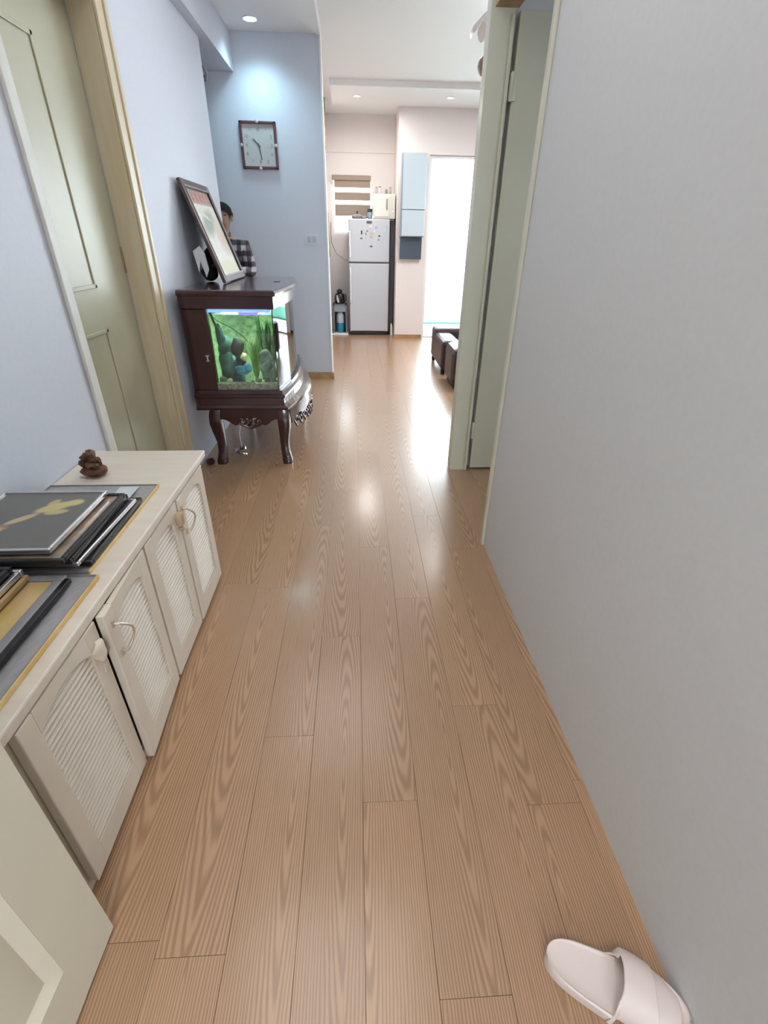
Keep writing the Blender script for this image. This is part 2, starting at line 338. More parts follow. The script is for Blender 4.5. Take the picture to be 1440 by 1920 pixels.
# entry door leaf, standing open, lower left
a0 = math.atan2(-.535 + .521, .476 - .33)
d3 = struct(thing('door_3', 'cream panelled door leaf standing open at the near left', None, (-.538, .476, .008), rz=-.05))
def leafmesh():
    m = MB(); W, Hh, st, tr = .80, 2.06, .112, .135; t = .038
    # frame members (x = thickness towards hall is +), y runs from 0 back to -W
    m.box(-t, 0, -st, 0, 0, Hh, bev=.0015); m.box(-t, 0, -W, -W + st, 0, Hh, bev=.0015)
    for z0, z1 in ((0, tr), (.62, .76), (1.93, Hh)): m.box(-t, -.0002, -W + st - .001, -st + .001, z0, z1)
    return m
leafmesh().build('door_frame', mat('cream_leaf_paint', (.74, .70, .57), .38, noise=.03, nscale=5), d3, local=True)
for z0, z1 in ((.135, .62), (.76, 1.93)):
    m = MB(); y0, y1 = -.688, -.112; b_ = .026
    # sloped moulding ring down to a recessed flat, then a raised field
    def ring(a, xa, c, xb):
        A = [(xa, y0 + a, z0 + a), (xa, y1 - a, z0 + a), (xa, y1 - a, z1 - a), (xa, y0 + a, z1 - a)]; B = [(xb, y0 + c, z0 + c), (xb, y1 - c, z0 + c), (xb, y1 - c, z1 - c), (xb, y0 + c, z1 - c)]
        m.add(A + B, [(i, (i + 1) % 4, 4 + (i + 1) % 4, 4 + i) for i in range(4)])
    ring(0, 0, .022, -.014); ring(.022, -.014, .03, -.014); m.add([(-.014, y0 + .03, z0 + .03), (-.014, y1 - .03, z0 + .03), (-.014, y1 - .03, z1 - .03), (-.014, y0 + .03, z1 - .03)], [(0, 1, 2, 3)])
    m.build('door_panel', MATS['cream_leaf_paint'], d3, local=True)
# sliding door to the balcony and what is outside
sd = struct(thing('door_4', 'sliding balcony door, white frame, bright daylight outside', None, (2.2, 7.67, 0)))
m = MB()
for x in (.992, 2.18, 3.362): m.box(x, x + .036, 7.65, 7.69, 0, 2.26)
m.box(1.028, 3.362, 7.65, 7.69, 0, .02).box(1.028, 3.362, 7.65, 7.69, 2.225, 2.26); m.build('door_frame', 'white', sd)
MB().box(1.028, 2.18, 7.667, 7.672, .02, 2.225).build('glass_pane', 'wglass', sd); MB().box(2.216, 3.362, 7.667, 7.672, .02, 2.225).build('glass_pane', 'wglass', sd)
struct(MB().box(.7, 4.3, 7.74, 12.3, -.06, ZL + .01).build('trim_13', 'tile'))
struct(MB().box(.7, 4.3, 12.3, 12.4, -.06, .6).build('wall_balcony', 'skyconc'))
tag(MB().box(.9, 3.6, 9.0, 10.6, ZL+.012, .03, bev=.01).build('green_mat', 'grass'), 'green mat on the balcony floor seen through the bright sliding door', 'mat')
# kitchen window with striped blind
w1 = struct(thing('window_1', 'kitchen window behind a striped roller blind', None, (-.03, 8.45, 1.36)))
m = MB()
for b in ((-.33, -.30, 1.36, 2.09), (.23, .26, 1.36, 2.09), (-.30, .23, 1.36, 1.39), (-.30, .23, 2.06, 2.09)): m.box(b[0], b[1], 8.42, 8.46, b[2], b[3])
m.build('window_frame', 'white', w1); MB().box(-.30, .23, 8.438, 8.442, 1.39, 2.06).build('glass_pane', 'wglass', w1)
rb = thing('roller_blind', 'brown and sheer striped roller blind over the kitchen window', 'blind', (-.03, 8.37, 2.07))
MB().box(-.315, .245, 8.335, 8.385, 2.03, 2.095, bev=.01).build('head_box', 'blindd', rb)
bt = bpy.data.materials.new('sheer_band'); bt.use_nodes = True; nt = bt.node_tree; nt.nodes.clear(); oo = nt.nodes.new('ShaderNodeOutputMaterial'); mx = nt.nodes.new('ShaderNodeMixShader'); mx.inputs[0].default_value = .4
tr = nt.nodes.new('ShaderNodeBsdfTransparent'); df = nt.nodes.new('ShaderNodeBsdfTranslucent'); df.inputs[0].default_value = (.95, .85, .68, 1)
nt.links.new(tr.outputs[0], mx.inputs[1]); nt.links.new(df.outputs[0], mx.inputs[2]); nt.links.new(mx.outputs[0], oo.inputs[0]); M['sheer'] = bt
z = 2.03
for k, h_ in enumerate((.085, .055, .10, .05, .13)):
    b_ = MB().box(-.285, .235, 8.355, 8.359, z - h_, z); b_.build('dark_band' if k % 2 == 0 else 'sheer_band', 'blindd' if k % 2 == 0 else 'sheer', rb); z -= h_
MB().box(-.29, .24, 8.35, 8.365, z - .015, z, bev=.003).build('bottom_bar', 'blindd', rb)

# ------------------------------------------------------------ downlights and lamp
def downlight(x, y, z, r, glow, label, power, col, spot=True):
    t = thing('downlight', label, 'ceiling light', (x, y, z), 'recessed downlights')
    m = MB(); m.lathe([(r * .82, 0), (r, 0), (r * 1.02, -.004), (r * .95, -.009), (r * .82, -.004), (r * .82, 0)], x, y, z, 28, cap=False); m.build('rim', 'white', t)
    MB().lathe([(r * .83, -.0015), (r * .83, -.004), (r * .4, -.010), (.001, -.012)], x, y, z, 28).build('diffuser', glow, t)
    l = bpy.data.lights.new('downlight_bulb', 'SPOT'); l.energy = power; l.color = col; l.spot_size = 2.4; l.spot_blend = .9; l.shadow_soft_size = .09
    o = bpy.data.objects.new('downlight_bulb', l); C.objects.link(o); o.location = (0, 0, -.03); o.parent = t
downlight(-.748, 4.89, CZ, .055, 'glow', 'round cool white downlight glowing in the hall ceiling above the wall clock', 24, (.55, .88, 1.0))
downlight(.05, 7.15, 2.735, .042, 'glow2', 'round warm downlight glowing in the ceiling in front of the fridge', 3.5, (1, .93, .86))
downlight(1.13, 7.10, 2.735, .042, 'glow2', 'round downlight glowing in the ceiling above the balcony door', 5, (.80, .90, 1))
cl = thing('pendant_lamp', 'pendant lamp with frosted petal shade and brown glass ball beside the door jamb', 'lamp', (.98, 4.6, LZ))
MB().tube([(.98, 4.6, LZ), (.98, 4.6, 2.46)], .008).lathe([(.05, LZ - .02 - 2.5), (.055, LZ - 2.5)], .98, 4.6, 2.5, 16).build('stem', 'brass', cl)
for k in range(7):
    a = 2 * PI * k / 7; m = MB(); vs = []; fs = []
    for i in range(7):
        for j in range(5):
            u = i / 6; v = (j / 4 - .5); rr = .02 + .115 * math.sin(u * 1.7); zz = 2.70 - .17 * u + .04 * u * u; aa = a + v * .9 * math.sin(PI * min(u + .12, 1) * .9)
            vs.append((.98 + rr * math.cos(aa), 4.6 + rr * math.sin(aa), zz + .02 * abs(v)))
    for i in range(6):
        for j in range(4): fs.append((i * 5 + j, i * 5 + j + 1, (i + 1) * 5 + j + 1, (i + 1) * 5 + j))
    m.add(vs, fs, True).build('petal', 'frost', cl)
MB().blob((.98, 4.6, 2.41), (.065, .065, .065), 1, 0, 16, 10).build('glass_ball', mat('amber_brown_glass', (.28, .17, .13), .15, coat=.5), cl)

# ------------------------------------------------------------ cabinet with louvred doors
cb = thing('shoe_cabinet', 'long low cream cabinet with louvred doors along the left wall', 'cabinet', (-.8, 1.15, 0))
FX = -.618
m = MB(); m.box(WX + .002, FX - .002, 1.705, 1.745, 0, .548); m.box(WX + .002, FX - .002, .50, .54, 0, .548); m.box(WX + .002, FX - .006, .54, 1.705, .02, .04); m.box(WX + .002, -.99, .54, 1.705, .04, .548)
m.box(-.66, FX - .002, .54, 1.705, .53, .548); m.box(-.66, FX - .002, .54, 1.705, 0, .03); m.box(WX + .02, FX + .004, 1.1295, 1.1425, .0, .548); m.box(-.66, FX - .004, .536, .62, .0, .548)
m.build('carcass', 'cab', cb)
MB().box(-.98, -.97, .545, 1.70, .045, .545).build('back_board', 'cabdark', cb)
MB().box(WX + .002, -.598, .42, 1.772, .549, .575, bev=.004).build('worktop', 'cabtop', cb)
MB().box(-.645, -.612, 1.70, 1.738, .0, .03).build('foot', 'cabdark', cb)
def louvre_door(y0, y1, hinge_left, open_deg, pull, extra=None):
    W = y1 - y0; Z0, Z1 = .028, .545; t = .02; st = .047
    d = bpy.data.objects.new('door', None); C.objects.link(d); d.parent = cb
    yo = y0 if hinge_left else y1
    d.location = Vector((FX, yo, 0)) - cb.location; d.rotation_euler = (0, 0, math.radians(open_deg))
    s = 1 if hinge_left else -1
    def Y(a): return a - yo
    m = MB(); m.box(0, t, Y(y0), Y(y0 + st), Z0, Z1, bev=.0025); m.box(0, t, Y(y1 - st), Y(y1), Z0, Z1, bev=.0025); m.box(0, t - .001, Y(y0 + st), Y(y1 - st), Z0, .095)
    n = 14; A0, A1 = y0 + st, y1 - st
    # top rail with an arched lower edge
    pts = []
    for k in range(n + 1):
        u = k / n; pts.append((Y(A0 + (A1 - A0) * u), .486 + .030 * math.sin(PI * u) ** .8))
    m.prism([(Y(A1), Z1), (Y(A0), Z1)] + pts, 'x', .006, t - .0005)
    df = m.build('door_frame', 'cab', d, local=True)
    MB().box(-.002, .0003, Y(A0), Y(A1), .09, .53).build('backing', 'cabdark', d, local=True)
    N_ = 27; ph = (.515 - .098) / N_; sl = None
    for k in range(N_):
        z = .099 + k * ph
        if sl is None:
            mm = MB(); mm.prism([(.0005, ph * .98), (.002, ph * 1.02), (.0150, .0048), (.0158, .0030), (.0152, .0008), (.0135, .0002)], 'y', Y(A0) - .0005, Y(A1) + .0005)
            sl = mm.build('slat', 'cab', d, local=True)
            o = sl
        else: o = dup(sl, d)
        o.location = (0, 0, z)
    if pull:
        yh = Y(y0 + .024) if not hinge_left else Y(y1 - .024); m = MB(); sgn = 1 if not hinge_left else -1
        pth = [(t + .002, yh, .502), (t + .014, yh + .002 * sgn, .50)] + [(t + .014 + .014 * math.sin(PI * q / 8), yh + .030 * sgn * math.sin(PI * q / 8), .50 - .085 * q / 8) for q in range(1, 8)] + [(t + .014, yh + .002 * sgn, .415), (t + .002, yh, .413)]
        m.tube(pth, .0032, 8); m.box(t - .001, t + .004, yh - .006, yh + .006, .494, .514, bev=.001).box(t - .001, t + .004, yh - .006, yh + .006, .402, .422, bev=.001)
        m.build('handle', mat('worn_cream_metal', (.52, .44, .34), .35, metal=.4), d, local=True)
    if extra:
        yh = Y(y1 - .022); m = MB()
        if extra == 'knob': m.box(t - .001, t + .022, yh - .012, yh + .016, .470, .515, bev=.006).lathe([(.004, 0), (.007, .006), (.008, .016), (.003, .02)], 0, 0, 0, 12, T=Matrix.Translation((t, yh, .455)) @ Matrix.Rotation(PI / 2, 4, 'Y')); m.build('catch', mat('tan_wood_catch', (.45, .33, .22), .5), d, local=True)
        else:
            m.blob((t + .003, yh + .001, .475), (.011, .021, .028), 5, .30, 14, 10)
            m.box(t - .001, t + .003, yh - .004, yh + .005, .405, .425, bev=.001); m.build('torn_cover', 'cab', d, local=True, label='torn and lifted corner cover')
    return d
louvre_door(.555, .842, True, 0, False, 'torn')
louvre_door(.853, 1.128, False, 3.2, True)
louvre_door(1.144, 1.402, True, 0, False, 'knob')
louvre_door(1.412, 1.700, False, 0.5, True)

# ------------------------------------------------------------ framed pictures on the cabinet
def flat_frame(name, label, cx, cy, z, L_, W_, th, fw, fmat, fn, rz=0, group=None, nu=40, nv=40, gold=False):
    # L_ along x, W_ along y, lying flat
    t = thing(name, label, 'picture frame', (cx, cy, z), group, rz)
    m = MB(); x0, x1, y0, y1 = -L_ / 2, L_ / 2, -W_ / 2, W_ / 2
    m.box(x0, x1, y0, y0 + fw, 0, th, bev=min(.003, th / 4)).box(x0, x1, y1 - fw, y1, 0, th, bev=min(.003, th / 4)).box(x0, x0 + fw, y0 + fw, y1 - fw, 0, th, bev=min(.003, th / 4)).box(x1 - fw, x1, y0 + fw, y1 - fw, 0, th, bev=min(.003, th / 4))
    m.build('frame', fmat, t, local=True)
    if gold: MB().box(x1 - .0005, x1 + .003, y0, y1, 0, th + .0005, bev=.001).build('gold_edge', 'gold', t, local=True, label='golden edge strip')
    MB().box(x0 + fw * .5, x1 - fw * .5, y0 + fw * .5, y1 - fw * .5, .001, th * .55).build('back_board', 'matblack', t, local=True)
    o = printgrid('picture', (x0 + fw, y0 + fw, th * .62), (L_ - 2 * fw, 0, 0), (0, W_ - 2 * fw, 0), nu, nv, fn, None); o.parent = t
    return t
def blobf(u, v, cu, cv, ru, rv, ang=0):
    c, s_ = math.cos(ang), math.sin(ang); a = (u - cu) * c + (v - cv) * s_; b = -(u - cu) * s_ + (v - cv) * c; return max(0, 1 - (a / ru) ** 2 - (b / rv) ** 2)
def mixc(a, b, t): t = max(0, min(1, t)); return tuple(a[i] * (1 - t) + b[i] * t for i in range(3))
def flower(u, v):
    n = random.random() * .012; c = (.105 + n, .10 + n, .085 + n)
    for cu, cv, ru, rv, an, col in ((.80, .80, .10, .07, .3, (.52, .45, .18)), (.60, .80, .08, .05, 1.2, (.40, .36, .14)), (.72, .62, .12, .05, .2, (.46, .38, .16)), (.38, .36, .07, .04, -.4, (.30, .14, .10)), (.22, .40, .07, .04, .9, (.42, .30, .12)), (.20, .12, .07, .05, 0, (.36, .34, .12)), (.66, .72, .20, .085, .55, (.50, .43, .16)), (.46, .50, .16, .05, .75, (.48, .36, .20)), (.30, .28, .13, .07, .5, (.46, .38, .12)), (.12, .18, .20, .12, .4, (.45, .22, .15)), (.06, .34, .10, .06, 0, (.42, .30, .2))): c = mixc(c, col, 2.2 * blobf(u, v, cu, cv, ru, rv, an))
    return c
def greym(u, v):
    n = random.random() * .05; e = min(u, 1 - u, v, 1 - v)
    return (.20 + n, .20 + n * .9, .20 + n) if e > .1 else (.30 + n, .30 + n, .31 + n)
def warmp(u, v):
    return mixc((.16, .14, .11), (.34, .24, .15), .5 + .5 * math.sin(u * 17 + 5 * math.sin(v * 9)) * math.sin(v * 21))
def darkp(u, v): n = random.random() * .02; return (.03 + n, .028 + n, .035 + n)
def pinkp(u, v): return mixc((.035, .03, .04), (.50, .10, .20), 2 * blobf(u, v, .35, .62, .38, .16, .2))
def yellowp(u, v):
    n = random.random() * .06; c = mixc((.52 + n, .36 + n, .13), (.60, .42, .20), math.sin(v * 11 + u * 5))
    c = mixc(c, (.55, .20, .06), 1.6 * blobf(u, v, .62, .72, .12, .10)); c = mixc(c, (.20, .14, .04), 1.8 * blobf(u, v, .45, .35, .05, .22, .6)); return mixc(c, (.50, .17, .07), 1.5 * blobf(u, v, .3, .5, .10, .07))
def whitel(u, v): n = random.random() * .06; return (.55 + n, .62 + n, .66 + n)
zt = .5755
flat_frame('picture_frame', 'large grey backed frame with thin orange edge lying under the far stack on the cabinet', -.835, 1.215, zt, .345, .478, .010, .0035, 'greyframe', greym, gold=True)
tag(printgrid('paper_label', (-.775, 1.35, zt + .0108), (.06, 0, 0), (0, .085, 0), 4, 4, whitel, None), 'white paper card on the grey frame beside the dark stack', 'card')
flat_frame('picture_frame', 'large grey frame with golden edge lying nearest the cabinet front at the near end', -.805, .682, zt, .345, .555, .012, .0035, 'greyframe', greym, gold=True)
z = zt + .0118
STK = [(-.812, 1.16, .30, .34, .014, .010, 'black', darkp, 'black glossy frame just above the grey backing board in the far stack'),
       (-.826, 1.14, .31, .33, .012, .008, 'silver', darkp, 'silver edged dark frame in the middle of the far stack'),
       (-.826, 1.13, .28, .34, .014, .010, 'black', darkp, 'thick black frame third from the bottom of the far stack'),
       (-.836, 1.112, .30, .34, .014, .012, 'black', warmp, 'frame with a muted brown picture directly under the top silver frame')]
for k, (cx, cy, a, b, th, fw, fm, fn, lb) in enumerate(STK):
    flat_frame('picture_frame', lb, cx, cy, z, a, b, th, fw, fm, fn, rz=(.02, -.03, .015, -.01)[k], group=None); z += th + .0008
flat_frame('picture_frame', 'silver frame with a yellow flower picture on top of the far stack', -.868, 1.118, z, .285, .305, .014, .008, 'silver', flower, rz=.0, nu=70, nv=70)
# near left stack
z = zt + .0127
flat_frame('picture_frame', 'grey frame with a golden painting lying at the near end of the cabinet', -.822, .694, z, .262, .50, .012, .022, 'greyframe', yellowp, nu=60, nv=60); 
MB_ = MB().box(-.690, -.676, .46, .93, z, z + .012, bev=.002); tag(MB_.build('frame_rail', 'black'), 'loose black frame rail beside the golden painting', 'frame rail')
z += .0128
flat_frame('picture_frame', 'pale wood edged frame under the pink picture on the near stack', -.900, .728, z, .27, .40, .014, .010, 'yellowwood', greym); z += .0148
flat_frame('picture_frame', 'silver edged frame directly under the pink picture', -.905, .738, z, .262, .385, .014, .012, 'silver', darkp); z += .0148
flat_frame('picture_frame', 'dark frame with a pink picture on top of the near stack', -.915, .735, z, .256, .37, .014, .012, 'black', pinkp)
# carved wood ornament
orn = thing('wood_carving', 'small reddish brown wood carving standing on the far end of the cabinet', 'ornament', (-.905, 1.53, .575))
MB().blob((-.905, 1.545, .5955), (.045, .034, .0195), 3, .12, 16, 8).build('base', 'cone', orn)
rr = random.Random(4)
for k in range(20):
    a = rr.uniform(0, 6.28); h_ = rr.uniform(.012, .062); q = .034 * (1 - h_ / .09)
    cx, cy, cz = -.91 + q * math.cos(a), 1.545 + q * .75 * math.sin(a), .60 + h_
    MB().blob((cx, cy, cz), (.0135, .0115, .011), k, .35, 8, 6).build('scale', mat('dry_brown_scale', (.16, .08, .035), .6, noise=.6, nscale=60), orn)
MB().blob((-.908, 1.545, .625), (.020, .017, .036), 3, .3).build('core', 'cone', orn)

# ------------------------------------------------------------ fish tank
TX0, TY0, TY1 = -.905, 2.93, 3.99
tk = thing('fish_tank', 'fish tank in a dark carved mahogany stand against the left wall', 'aquarium', (-.67, 3.46, 0))
def outline(xr, bow, xl=-.985, ya=TY0, yb=TY1, n=18):
    # plan outline: straight back, bowed front
    pts = [(xl, ya)] + [(xr + bow * math.sin(PI * k / n), ya + (yb - ya) * k / n) for k in range(n + 1)] + [(xl, yb)]
    return pts
def loft(m, profs, cap=True, smooth=False):
    n = len(profs[0][1]); vs = []; fs = []
    for z, ol in profs: vs += [(x, y, z) for x, y in ol]
    for k in range(len(profs) - 1):
        for i in range(n): j = (i + 1) % n; fs.append((k * n + i, k * n + j, (k + 1) * n + j, (k + 1) * n + i))
    if cap: fs.append(tuple(reversed(range(n)))); fs.append(tuple((len(profs) - 1) * n + i for i in range(n)))
    m.add(vs, fs, smooth); return m
m = MB()
loft(m, [(.945, outline(-.475, .046, ya=2.94)), (.95, outline(-.462, .046, ya=2.928)), (1.012, outline(-.462, .046, ya=2.928)), (1.016, outline(-.448, .048, ya=2.915)), (1.030, outline(-.445, .05, ya=2.912)), (1.040, outline(-.452, .048, ya=2.918)), (1.045, outline(-.462, .03, ya=2.93))])
m.build('hood', 'dwood', tk)
MB().lathe([(.022, 1.045), (.022, 1.047), (.012, 1.0475)], -.52, 3.55, 0, 16).build('feeding_hole_cap', 'black', tk)
m = MB(); loft(m, [(.37, outline(-.430, .10, ya=2.912)), (.385, outline(-.425, .085, ya=2.907)), (.40, outline(-.448, .06, ya=2.925)), (.44, outline(-.45, .05, ya=2.927)), (.448, outline(-.44, .05, ya=2.917)), (.46, outline(-.44, .05, ya=2.917)), (.468, outline(-.455, .05, ya=2.93)), (.488, outline(-.458, .048, ya=2.934))])
m.build('base_moulding', 'dwood', tk)
# rear pier behind the glass on the wall side
MB().box(-.985, -.845, 2.94, 2.99, .488, .945, bev=.004).build('back_post', 'dwood', tk); MB().box(-.985, -.845, 3.90, 3.97, .488, .945, bev=.004).build('back_post', 'dwood', tk)
MB().box(-.868, -.49, 3.882, 3.888, .522, .912).build('rear_backing', mat('mottled_green_backing', (.22, .27, .14), .6, noise=.7, nscale=30, col2=(.06, .11, .07)), tk)
MB().lathe([(.008, 0), (.014, .002), (.014, .006), (.006, .008), (.006, .028), (.014, .03), (.014, .036), (.006, .04)], -.873, 2.932, .66, 14).build('door_hinge', 'silver', tk)
MB().box(-.985, -.872, 2.99, 3.90, .488, .945).build('back_panel', 'tankback', tk)
# glass
gx = -.474; bw = .046
m = MB(); m.box(-.872, gx, 2.944, 2.950, .49, .944); m.build('side_glass', 'glass', tk); MB().box(-.872, gx, 3.962, 3.968, .49, .944).build('side_glass', 'glass', tk)
m = MB(); n = 18; a_ = [(gx + bw * math.sin(PI * k / n), 2.95 + 1.012 * k / n) for k in range(n + 1)]; b_ = [(x - .006, y) for x, y in reversed(a_)]
m.prism(a_ + b_, 'z', .49, .944); m.build('bowed_front_glass', 'glass', tk)
wo = [(-.868, 2.953)] + [(gx - .01 + bw * math.sin(PI * k / n), 2.953 + 1.005 * k / n) for k in range(n + 1)] + [(-.868, 3.958)]
m = MB(); m.prism(wo, 'z', .535, .915); m.build('water', 'water', tk)
m = MB(); m.prism([(-.868, 2.953), (-.486, 2.953), (-.486, 3.955), (-.868, 3.955)], 'z', .489, .522)
rr = random.Random(9)
for k in range(260): m.blob((rr.uniform(-.86, -.49), rr.choice([rr.uniform(2.96, 3.2), rr.uniform(2.96, 3.9)]), .522), (.009, .009, .007), k, .3, 6, 4)
o = m.build('gravel', 'gravel', tk); o['kind'] = 'stuff'
MB().box(-.84, -.50, 2.956, 3.20, .926, .9435, bev=.002).build('tube_lamp', 'tubeled', tk)
MB().box(-.67, -.56, 2.9545, 3.14, .918, .926, bev=.002).build('blue_lamp', 'blueled', tk, label='blue lamp under the hood')
l = bpy.data.lights.new('tank_light', 'AREA'); l.shape = 'RECTANGLE'; l.size = .25; l.size_y = .90; l.energy = 16; l.color = (1, 1, .93); o = bpy.data.objects.new('tank_light', l); C.objects.link(o); o.location = Vector((-.66, 3.46, .9165)) - tk.location; o.parent = tk
# contents, each a thing standing in the tank
def tankblob(name, mt, label, cat, blobs, group=None):
    m = MB()
    for i, (c, r, amp) in enumerate(blobs): m.blob(c, r, i + len(label), amp, 28, 20)
    return tag(m.build(name, mt), label, cat, group)
tankblob('driftwood', 'rock', 'dark teal driftwood rising at the left end inside the fish tank', 'driftwood', [((-.79, 3.06, .60), (.055, .05, .09), .3), ((-.80, 3.08, .70), (.04, .04, .08), .35), ((-.825, 3.08, .78), (.022, .022, .07), .2), ((-.73, 3.07, .58), (.04, .05, .07), .3)])
tankblob('cave_ornament', mat('dark_cave', (.02, .016, .014), .7), 'dark hollow cave ornament in the middle of the fish tank', 'ornament', [((-.715, 3.03, .72), (.038, .035, .06), .2), ((-.70, 3.04, .66), (.03, .03, .05), .2)])
tankblob('shell_ornament', 'coral', 'pale shell ornament beside the dark cave in the fish tank', 'ornament', [((-.675, 2.99, .675), (.017, .015, .024), .3)])
tankblob('blue_ornament', 'blueorn', 'bright blue ornament low in the fish tank', 'ornament', [((-.69, 2.99, .595), (.045, .022, .028), .3), ((-.66, 2.985, .61), (.02, .02, .03), .3)])
tankblob('rock', 'rockg', 'grey green rock at the right end inside the fish tank', 'rock', [((-.545, 3.02, .59), (.05, .05, .07), .25), ((-.555, 3.03, .66), (.038, .04, .05), .3), ((-.52, 3.0, .56), (.022, .03, .05), .3)])
def tplant(x, y, h_, mt, label, n=12, seed=1, spread=.05):
    rr = random.Random(seed); t = thing('water_plant', label, 'aquarium plant', (x, y, .522), 'plants in the fish tank')
    for k in range(n):
        a = rr.uniform(0, 6.28); s_ = rr.uniform(.2, 1) * spread; hh = h_ * rr.uniform(.6, 1); w_ = rr.uniform(.006, .012); q = rr.uniform(0, 3.14); m = MB(); vs = []; N = 7
        for i in range(N + 1):
            u = i / N; c = (x + s_ * u * math.cos(a) + .006 * math.sin(u * 9 + k), y + s_ * .6 * u * math.sin(a), .525 + hh * u); ww = w_ * math.sin(PI * (u * .9 + .05)) + .001
            vs += [(c[0] - ww * math.cos(q), c[1] - ww * math.sin(q), c[2]), (c[0] + ww * math.cos(q), c[1] + ww * math.sin(q), c[2])]
        m.add(vs, [(2 * i, 2 * i + 1, 2 * i + 3, 2 * i + 2) for i in range(N)], True); m.build('leaf', mt, t)
    return t
tplant(-.625, 3.06, .30, 'plant', 'bright green water plant in the middle of the fish tank', 16, 2)
tplant(-.540, 3.10, .35, 'plant2', 'tall dark green water plant behind the grey rock in the tank', 18, 3, .06)
tplant(-.505, 3.22, .34, 'plant', 'yellow green water plant near the bowed front glass of the tank', 16, 5, .05)
for q_, (x_, y_, r_) in enumerate(((-.82, 3.0, .022), (-.775, 2.985, .017), (-.60, 2.99, .015), (-.57, 2.98, .011), (-.635, 2.975, .010))):
    tankblob('pebble', 'coral' if q_ % 2 else 'rockg', ('large grey pebble at the left corner of the tank floor', 'pale pebble beside the large grey one on the tank floor', 'grey pebble in front of the grey green rock', 'small pale pebble nearest the front glass corner', 'tiny grey pebble beside the blue ornament')[q_], 'pebble', [((x_, y_, .526 + r_ * .6), (r_, r_, r_ * .7), .2)])
tplant(-.75, 3.16, .22, 'plant2', 'short dark plant behind the driftwood in the tank', 14, 12, .07)
tplant(-.60, 3.35, .36, 'plant2', 'broad water plant far back in the fish tank', 16, 8, .08)
m = MB(); m.tube([(-.84, 2.975, .92), (-.80, 2.975, .88), (-.72, 2.975, .84), (-.66, 2.985, .79), (-.64, 2.99, .76)], .0022, 6); tag(m.build('air_hose', 'black'), 'thin black air hose hanging inside the fish tank', 'hose')
m = MB(); m.tube([(-.832, 2.98, .925), (-.826, 2.99, .88), (-.82, 3.02, .84), (-.812, 3.05, .81)], .007, 8); tag(m.build('filter_pipe', 'rock'), 'dark filter pipe at the left inside the fish tank', 'pipe')
# stand: aprons, scrolls, cabriole legs
def cabriole(x, y, sx, sy):
    prof = [(.37, .038, .0), (.33, .042, .006), (.28, .043, .008), (.22, .037, .004), (.15, .030, -.003), (.09, .028, -.002), (.05, .031, .004), (.022, .035, .008), (.0, .033, .009)]
    m = MB(); vs = []; fs = []; n = 12
    for z, r, o_ in prof:
        for i in range(n):
            a = 2 * PI * i / n + PI / 4; k = 1 / max(abs(math.cos(a - PI / 4 + PI / 4)), abs(math.sin(a))) ** .45
            vs.append((x + sx * o_ + r * k * math.cos(a), y + sy * o_ + r * k * math.sin(a), z))
    for k in range(len(prof) - 1):
        for i in range(n): j = (i + 1) % n; fs.append((k * n + i, k * n + j, (k + 1) * n + j, (k + 1) * n + i))
    fs.append(tuple(range(n))); fs.append(tuple((len(prof) - 1) * n + i for i in range(n)))
    return m.add(vs, fs, True).build('leg', 'dwood', tk)
cabriole(-.472, 2.965, 1, -1); cabriole(-.882, 2.965, -1, -1); cabriole(-.470, 3.955, 1, 1); cabriole(-.905, 3.955, -1, 1)
poly = [(-.875, .372), (-.475, .372), (-.475, .27)]
for k in range(21):
    u = k / 20; x = -.485 - .38 * u; c = abs(u - .5) * 2
    z = .285 - .02 * math.cos(c * PI) * (1 if c < .95 else 1) - (.022 * math.exp(-((c - .52) / .16) ** 2)) + (.045 if c < .36 else 0)
    poly.append((x, z))
poly.append((-.875, .27))
m = MB()
top = .372
for k in range(len(poly) - 1):
    pass
bott = [(x, z) for x, z in poly[2:]]
for (xa, za), (xb, zb) in zip(bott[:-1], bott[1:]):
    if abs(xa - xb) > 1e-5: m.prism([(xa, top), (xb, top), (xb, zb), (xa, za)], 'y', 2.935, 2.957)
m.build('side_apron', 'dwood', tk)
def spiral(cx, cy, cz, r, turns, dirn, ux, n=18, r0=.25):
    return [(cx + ux[0] * (r * (r0 + (1 - r0) * k / n)) * math.cos(dirn * turns * 2 * PI * k / n), cy + ux[1] * (r * (r0 + (1 - r0) * k / n)) * math.cos(dirn * turns * 2 * PI * k / n), cz + (r * (r0 + (1 - r0) * k / n)) * math.sin(dirn * turns * 2 * PI * k / n)) for k in range(n + 1)]
m = MB()
for dx, dz, r, dr in ((-.05, 0, .026, 1), (.05, 0, .026, -1), (-.016, -.012, .020, -1), (.016, -.012, .020, 1), (0, .012, .016, 1)):
    m.tube(spiral(-.675 + dx, 2.944, .288 + dz, r, 1.3, dr, (1, 0)), .0065, 8)
m.tube([(-.745, 2.944, .275), (-.71, 2.944, .255), (-.675, 2.944, .243), (-.64, 2.944, .255), (-.605, 2.944, .275)], .008, 8)
m.build('side_scroll', 'dwood', tk)
